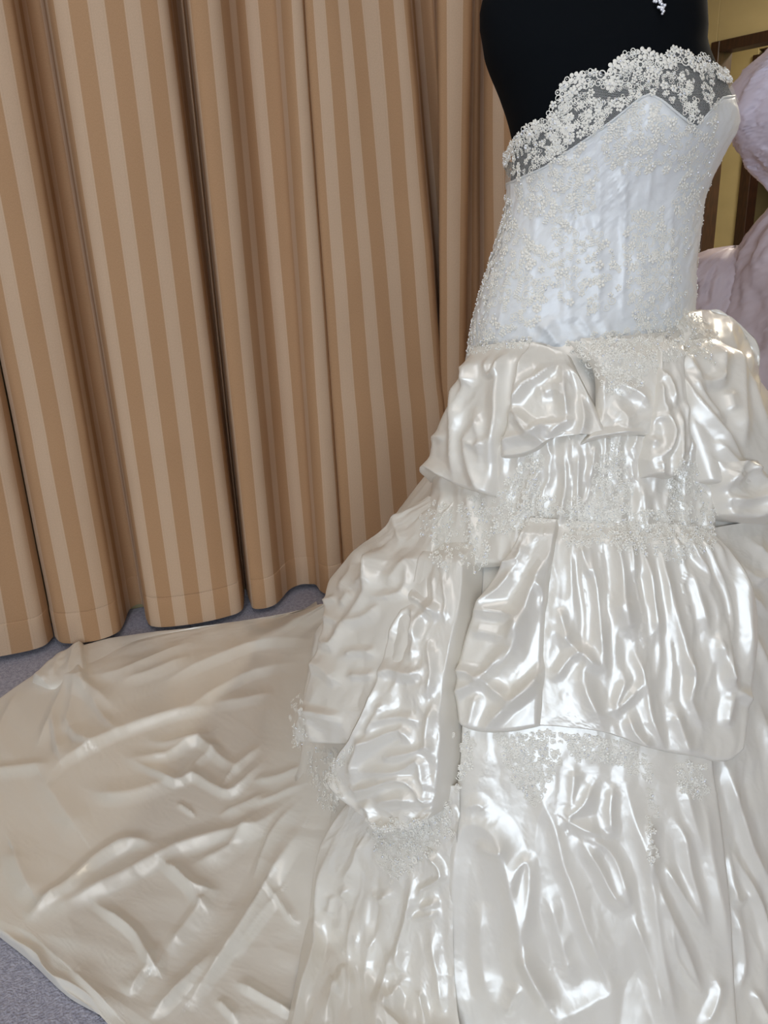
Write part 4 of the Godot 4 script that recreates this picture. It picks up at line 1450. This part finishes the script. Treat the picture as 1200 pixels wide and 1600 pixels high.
	# the gathered band the lace lies on
	panel("gathered_band", g, {
		"rows": [[690, 690, 900, 680, 1122, 690], [676, 740, 890, 740, 1124, 745], [664, 800, 880, 800, 1124, 800], [655, 890, 880, 882, 1135, 882]],
		"puff": 0.012, "tuck": [0, 1, 0.6, 0.6], "gather": [17, 3.5, 3.0], "crumple": 2.2, "cell": 0.035, "stretch": 3.0, "seed": 10, "off0": 0.028, "off": 0.012,
		"folds": [[9, 5, 5, 882, 700, 884, 760, 874, 830], [9, 5, 5, 905, 700, 903, 760, 900, 800], [8, 5, 5, 930, 690, 926, 730, 918, 760], [9, 6, 5, 735, 770, 742, 820, 738, 860], [9, 7, 6, 700, 770, 692, 820, 688, 856], [8, 5, 5, 850, 725, 820, 790, 800, 830], [8, 6, 5, 1000, 755, 1003, 800, 1010, 840]],
	}, M.satin)
	# top tier: the wing at the back right, the long drape, the low right swag
	panel("bustle_drape", g, {
		"rows": [[1064, 482, 1084, 480, 1108, 484], [1064, 500, 1105, 495, 1148, 506], [1066, 530, 1125, 528, 1186, 545], [1068, 570, 1130, 575, 1190, 590], [1070, 620, 1130, 622, 1192, 622]],
		"puff": 0.012, "tuck": [0.8, 1, 0, 0.8], "ew": 10, "crumple": 2.5, "cell": 0.05, "stretch": 1.6, "seed": 11, "off": 0.0, "folds": [[7, 6, 6, 1100, 490, 1130, 520, 1150, 580], [6, 5, 5, 1120, 500, 1155, 540, 1170, 600]],
	}, M.satin)
	panel("bustle_drape", g, {
		"rows": [[1084, 725, 1150, 725, 1222, 715], [1096, 752, 1150, 760, 1226, 755], [1104, 780, 1150, 790, 1228, 785], [1112, 805, 1130, 813, 1165, 816, 1228, 820]],
		"puff": 0.040, "tuck": [0, 1, 1, 1], "crumple": 4.0, "cell": 0.05, "seed": 12, "off": 0.016,
		"folds": [[12, 6, 6, 1104, 772, 1130, 730, 1146, 714], [11, 6, 6, 1138, 724, 1170, 756, 1186, 760], [12, 7, 6, 1110, 780, 1150, 783, 1182, 768], [12, 8, 6, 1164, 814, 1176, 780, 1205, 764], [8, 5, 5, 1120, 760, 1140, 740, 1160, 735]],
	}, M.satin)
	panel("bustle_drape", g, {
		"rows": [[1022, 545, 1080, 532, 1136, 524], [1038, 600, 1105, 590, 1170, 590], [1050, 660, 1120, 655, 1194, 655], [1070, 715, 1140, 715, 1210, 715], [1084, 755, 1150, 762, 1222, 760]],
		"puff": 0.030, "tuck": [0.6, 1, 0.8, 0.8], "crumple": 2.4, "cell": 0.06, "stretch": 2.4, "seed": 13, "off": 0.022,
		"folds": [[13, 5, 6, 1024, 548, 1050, 600, 1075, 640, 1110, 680, 1142, 722], [11, 6, 6, 1048, 547, 1065, 580, 1082, 608], [10, 6, 9, 1138, 535, 1143, 600, 1143, 705], [8, 6, 6, 1120, 618, 1126, 652], [11, 5, 5, 1058, 588, 1090, 640, 1116, 668], [10, 7, 6, 1110, 550, 1112, 580, 1106, 610],
			[9, 6, 6, 1080, 608, 1100, 605, 1110, 600], [9, 6, 6, 1155, 580, 1180, 640, 1195, 700], [8, 6, 6, 1100, 690, 1125, 720, 1150, 740]],
	}, M.satin)
	# top tier: left drape, the centre-left swag, the two centre falls
	panel("bustle_drape", g, {
		"rows": [[724, 546, 780, 536, 850, 534], [716, 600, 770, 600, 838, 590], [692, 650, 750, 655, 815, 655], [674, 705, 735, 715, 795, 715], [662, 752, 690, 742, 718, 760, 745, 770, 785, 782]],
		"puff": 0.032, "tuck": [0.6, 1, 1, 1], "crumple": 2.4, "cell": 0.06, "stretch": 2.2, "seed": 14, "off": 0.018,
		"folds": [[12, 5, 5, 722, 570, 727, 620, 726, 680, 721, 755], [10, 5, 6, 744, 558, 748, 590, 733, 640, 732, 675], [9, 7, 5, 738, 572, 750, 608], [8, 4, 4, 772, 556, 775, 588, 790, 585, 798, 556], [15, 6, 8, 803, 543, 796, 580, 790, 620, 788, 660, 774, 726],
			[12, 8, 6, 766, 660, 745, 690, 751, 740, 769, 786], [13, 7, 5, 662, 757, 686, 732, 712, 757], [7, 5, 5, 680, 690, 700, 685, 710, 690], [8, 6, 6, 756, 640, 765, 690, 762, 730], [8, 5, 6, 704, 620, 690, 670, 682, 710], [7, 5, 5, 745, 690, 760, 700, 775, 690]],
	}, M.satin)
	panel("bustle_drape", g, {
		"rows": [[822, 536, 850, 540, 892, 556], [812, 590, 850, 590, 915, 602], [796, 650, 850, 650, 938, 645], [782, 695, 850, 688, 955, 676], [778, 718, 815, 716, 845, 704, 884, 676, 930, 684, 962, 692]],
		"puff": 0.036, "tuck": [0.6, 1, 1, 1], "crumple": 2.6, "cell": 0.055, "stretch": 1.6, "seed": 15, "off": 0.024,
		"folds": [[13, 7, 6, 803, 647, 830, 610, 850, 595, 882, 570], [13, 7, 7, 880, 571, 885, 610, 888, 664], [10, 5, 6, 882, 570, 905, 600, 928, 646], [12, 5, 7, 799, 656, 815, 651, 842, 672, 882, 664], [11, 6, 5, 814, 651, 834, 680, 858, 668], [10, 6, 6, 783, 708, 800, 690, 840, 685, 862, 705],
			[9, 6, 6, 865, 606, 884, 612], [13, 10, 7, 828, 542, 818, 590, 806, 626], [8, 6, 6, 850, 622, 870, 618, 886, 630], [9, 5, 5, 905, 620, 912, 660, 905, 690], [8, 5, 5, 858, 690, 880, 668, 900, 660]],
	}, M.satin)
	panel("bustle_drape", g, {
		"rows": [[890, 535, 975, 530, 1050, 535], [925, 575, 975, 572, 1035, 580], [930, 620, 980, 618, 1030, 620], [926, 660, 975, 658, 1026, 655], [898, 702, 930, 690, 975, 684, 1022, 686]],
		"puff": 0.026, "tuck": [0.5, 0.6, 1, 0.6], "crumple": 2.2, "cell": 0.05, "seed": 16, "off": 0.028,
		"folds": [[9, 6, 6, 905, 700, 930, 688, 1000, 680], [9, 6, 6, 918, 640, 935, 610, 945, 598], [8, 6, 6, 950, 600, 990, 620, 1010, 640], [7, 7, 7, 960, 640, 975, 660, 970, 678]],
	}, M.satin)
	panel("bustle_drape", g, {
		"rows": [[1010, 535, 1035, 535, 1072, 535], [1010, 570, 1035, 565, 1066, 575], [1006, 630, 1040, 625, 1072, 635], [996, 680, 1035, 680, 1078, 690], [992, 715, 1035, 722, 1078, 712], [1000, 750, 1020, 746, 1047, 748, 1062, 725, 1074, 708]],
		"puff": 0.036, "tuck": [0.4, 1, 1, 1], "crumple": 3.4, "cell": 0.04, "stretch": 1.5, "seed": 17, "off": 0.028,
		"folds": [[12, 4, 4, 1008, 660, 1028, 658, 1038, 680, 1031, 706, 1014, 716], [11, 4, 5, 1046, 645, 1050, 680, 1045, 745], [10, 4, 5, 1056, 635, 1071, 660, 1073, 712], [10, 5, 5, 1018, 605, 1024, 640, 1036, 656], [9, 5, 5, 1020, 720, 1024, 735, 1022, 748], [9, 4, 4, 1012, 590, 1030, 600, 1042, 640], [8, 4, 4, 1000, 690, 1015, 692, 1020, 690]],
	}, M.satin)

func make_lace(g: Node3D) -> void:
	make_motifs()
	# the scalloped edge of the bodice: motifs along the rim, then a filling that leaves holes of bare net
	var th := TH_R
	while th < TH_R + TAU:
		var y := rim_all(th, LACE, 0.008)
		var n := body_n(th, y)
		for row in 2:
			var yy := y - row * 0.010 - rng.randf() * 0.004
			sew([0, 1, 5, 4][rng.randi() % 4], body_pt(th + rng.randf() * 0.03, yy, 0.0085), n, 0.0062 * (0.8 + rng.randf() * 0.5), rng.randf() * TAU, 0.6)
		th += 0.042
	flush_lace("lace_edging", g)
	lace_patch(g, [795, 250, 822, 210, 870, 190, 880, 250, 805, 280], 7.3, 5.5, 0.62)
	lace_patch(g, [900, 150, 925, 140, 955, 175, 940, 200, 912, 218, 885, 200, 905, 180], 6.6, 5.5, 0.75)
	lace_patch(g, [868, 180, 895, 140, 892, 225, 850, 255], 6.6, 5.9, 0.9)
	lace_patch(g, [950, 130, 990, 95, 1030, 100, 1035, 150, 1010, 142, 975, 170, 955, 175], 6.6, 5.5, 0.55)
	lace_patch(g, [1066, 110, 1078, 110, 1095, 190, 1072, 188, 1058, 140], 6.6, 5.9, 0.85)
	lace_patch(g, [1040, 95, 1060, 90, 1050, 165, 1035, 150], 6.6, 5.1, 0.6)
	lace_patch(g, [1095, 95, 1110, 95, 1124, 165, 1106, 175, 1098, 150], 6.6, 5.1, 0.85)
	# beaded motifs round both flanks, which show as a knobbly outline
	for k in 620:
		var a := (-0.55 + rng.randf() * 0.85) if k % 2 == 0 else (2.75 + rng.randf() * 0.95)
		var yy := 0.88 + rng.randf() * (0.29 if k % 2 == 0 else 0.24)
		sew([0, 1, 2, 3, 5, 5][rng.randi() % 6], body_pt(a, yy, 0.0055), body_n(a, yy), 0.0052 * (0.7 + rng.randf() * 0.6), rng.randf() * TAU, 0.35)
	flush_lace("lace_applique", g)
	# appliques over the bodice
	lace_patch(g, [800, 290, 850, 268, 910, 228, 935, 260, 930, 330, 880, 350, 815, 340], 7.9, 5.9, 0.62)
	lace_patch(g, [935, 215, 1010, 155, 1060, 185, 1090, 205, 1080, 260, 1000, 270, 950, 262], 7.9, 5.9, 0.66)
	lace_patch(g, [1092, 205, 1124, 175, 1126, 210, 1095, 330, 1075, 400, 1050, 330, 1065, 280], 7.9, 5.9, 0.72)
	lace_patch(g, [800, 345, 860, 400, 850, 500, 760, 535, 748, 520, 765, 430], 7.9, 5.9, 0.66)
	lace_patch(g, [985, 330, 1030, 320, 1070, 400, 1076, 540, 1000, 545, 970, 420], 7.9, 5.9, 0.7)
	lace_patch(g, [865, 350, 930, 350, 970, 420, 960, 480, 880, 500, 855, 440], 7.9, 5.9, 0.36)
	lace_patch(g, [880, 535, 960, 520, 1085, 505, 1100, 550, 1040, 565, 1000, 610, 955, 618, 925, 590], 7.3, 5.9, 0.85)
	lace_patch(g, [722, 545, 745, 535, 830, 528, 835, 540, 780, 545, 728, 556], 5.9, 5.1, 0.9, 0.28)
	lace_patch(g, [1062, 495, 1095, 485, 1125, 520, 1118, 570, 1080, 560], 7.3, 5.5, 0.8)
	# the first band
	lace_patch(g, [655, 800, 675, 785, 690, 800, 680, 850, 660, 840], 6.6, 5.1, 0.8, 0.24)
	lace_patch(g, [678, 800, 700, 785, 712, 800, 700, 890, 672, 890], 6.6, 5.1, 0.85, 0.24)
	lace_patch(g, [715, 790, 745, 770, 770, 790, 760, 880, 735, 900, 715, 870], 6.6, 5.1, 0.8, 0.24)
	lace_patch(g, [770, 780, 825, 710, 850, 712, 840, 770, 870, 780, 865, 812, 770, 840], 6.6, 5.1, 0.9, 0.24)
	lace_patch(g, [930, 720, 965, 690, 990, 760, 985, 800, 945, 815, 920, 800], 6.6, 5.1, 0.9, 0.24)
	lace_patch(g, [870, 790, 900, 780, 960, 800, 1120, 790, 1115, 850, 1060, 880, 940, 850, 885, 850], 6.6, 5.1, 0.85, 0.24)
	lace_patch(g, [1060, 720, 1080, 712, 1100, 760, 1112, 790, 1050, 800, 1040, 760], 6.6, 5.1, 0.85, 0.20)
	# the second band
	lace_patch(g, [715, 1145, 740, 1145, 735, 1200, 712, 1240], 6.6, 5.1, 0.85, 0.16)
	lace_patch(g, [770, 1150, 860, 1145, 880, 1190, 850, 1230, 832, 1262, 800, 1225], 6.6, 5.1, 0.92, 0.16)
	lace_patch(g, [860, 1140, 970, 1155, 1012, 1180, 1015, 1230, 985, 1200, 900, 1185], 6.6, 5.1, 0.9, 0.16)
	lace_patch(g, [1010, 1225, 1025, 1230, 1030, 1345, 1015, 1350], 5.9, 4.3, 0.5, 0.16)
	lace_patch(g, [1055, 1190, 1105, 1195, 1110, 1240, 1095, 1250, 1065, 1235], 6.6, 5.1, 0.85, 0.20)
	lace_patch(g, [570, 1285, 690, 1275, 680, 1330, 640, 1360, 610, 1380, 590, 1350], 6.6, 5.1, 0.9, 0.20)
	lace_patch(g, [690, 1255, 706, 1250, 706, 1310, 690, 1310], 6.6, 5.1, 0.8, 0.16)
	lace_patch(g, [480, 1165, 560, 1168, 530, 1200, 530, 1270, 500, 1262, 485, 1230], 6.6, 5.1, 0.85, 0.20)
	lace_patch(g, [452, 1085, 466, 1070, 474, 1120, 484, 1168, 455, 1172], 6.6, 5.1, 0.75, 0.20)
	var ball := SphereMesh.new()
	ball.radius = 1.0
	ball.height = 2.0
	ball.radial_segments = 8
	ball.rings = 4
	flush_beads("pearl_bead", beads, ball, M.bead, g)
	var cut := SphereMesh.new()
	cut.radius = 1.0
	cut.height = 2.0
	cut.radial_segments = 5
	cut.rings = 2
	flush_beads("crystal_bead", sparkle, cut, M.stone, g)

# ---------------------------------------------------------------- the scene
func _ready() -> void:
	var pitch := deg_to_rad(21.8)
	var roll := deg_to_rad(3.6)
	var up0 := Vector3(0, cos(pitch), -sin(pitch))
	cam_f = Vector3(0, -sin(pitch), -cos(pitch))
	cam_r = Vector3.RIGHT * cos(roll) - up0 * sin(roll)
	cam_u = Vector3.RIGHT * sin(roll) + up0 * cos(roll)
	var cam := Camera3D.new()
	cam.name = "camera"
	cam.fov = rad_to_deg(2.0 * atan(800.0 / FOC))
	cam.near = 0.05
	cam.far = 60.0
	cam.transform = Transform3D(Basis(cam_r, cam_u, -cam_f), EYE)
	add_child(cam)
	cam.current = true
	var we := WorldEnvironment.new()
	we.name = "environment"
	var env := Environment.new()
	env.background_mode = Environment.BG_COLOR
	env.background_color = Color(0.05, 0.05, 0.06)
	env.tonemap_mode = Environment.TONE_MAPPER_LINEAR
	env.tonemap_exposure = 1.0
	env.sdfgi_enabled = true
	env.ssao_enabled = true
	env.ssil_enabled = true
	we.environment = env
	add_child(we)
	rng.seed = 20240
	init_noise()
	make_materials()
	z_d.resize(ZW * ZH)
	z_d.fill(1e9)
	z_p.resize(ZW * ZH)
	z_n.resize(ZW * ZH)
	var cool := Color(0.815, 0.905, 1.0)
	shop_window("wide frosted shop window behind the camera, letting in cool daylight", Vector3(-0.55, 1.55, 2.56), Vector2(2.4, 1.7), 5.4, cool)
	ceiling_lamp("flat white ceiling light panel above the camera", Vector3(0.1, 2.65, 0.2), Vector2(0.6, 1.2), 0.3, Color(1.0, 0.88, 0.72))
	ceiling_lamp("long white ceiling light strip over the train of the gown", Vector3(-0.55, 2.65, -0.75), Vector2(0.3, 1.2), 0.33, Color(0.97, 0.98, 1.0))
	ceiling_lamp("flat white ceiling light panel in the far part of the shop", Vector3(2.7, 2.65, -3.4), Vector2(0.6, 1.2), 12.0, Color(1.0, 0.96, 0.88))
	ceiling_lamp("flat white ceiling light panel in the passage behind the doorway", WALL_W + WALL_E * 0.6 + WALL_M * 0.95 + Vector3(0, 2.65, 0), Vector2(0.5, 0.5), 6.0, Color(1.0, 0.96, 0.86))
	make_room()
	make_curtain("gold and tan striped curtain at the far left, left of the first dark gap", [[-470, -330, 0.02], [-400, -260, 0.06], [-330, -190, 0.05], [-270, -120, 0.0], [-240, -90, 0.0], [-200, -40, 0.05], [-160, 20, 0.06], [-128, 66, 0.05], [-114, 84, 0.0]])
	make_curtain("gold and tan striped curtain between the two dark seams, with deep folds", [[-110, 86, 0.0], [-95, 100, 0.05], [-45, 145, 0.07], [8, 180, 0.05], [24, 192, 0.01], [38, 203, -0.06], [62, 222, -0.07], [73, 229, 0.0], [92, 242, 0.055], [160, 292, 0.078], [232, 348, 0.07], [262, 377, 0.045], [271, 382, -0.03], [286, 384, -0.07], [291, 390, 0.0],
		[300, 398, 0.055], [340, 428, 0.05], [372, 452, -0.02], [388, 470, -0.035], [404, 484, -0.03], [428, 494, -0.02], [440, 501, 0.02], [456, 515, 0.05], [473, 536, 0.045], [476, 541, 0.0]])
	make_curtain("gold and tan striped curtain behind the gown, right of the second seam", [[473, 538, -0.01], [478, 543, 0.04], [520, 592, 0.055], [562, 645, 0.05], [600, 668, 0.05], [630, 704, 0.055], [641, 716, 0.035], [650, 722, -0.03], [664, 733, -0.05], [680, 738, -0.05], [684, 690, 0.02], [700, 700, 0.045], [722, 712, 0.05], [737, 720, 0.03],
		[741, 727, -0.04], [752, 745, -0.05], [760, 760, 0.0], [790, 800, 0.04], [830, 850, 0.03], [880, 905, -0.03], [930, 960, 0.03], [980, 1010, -0.03], [1020, 1045, 0.02]])
	make_form()
	make_gown()
	make_second_gown()
	make_chair()
	make_necklace()
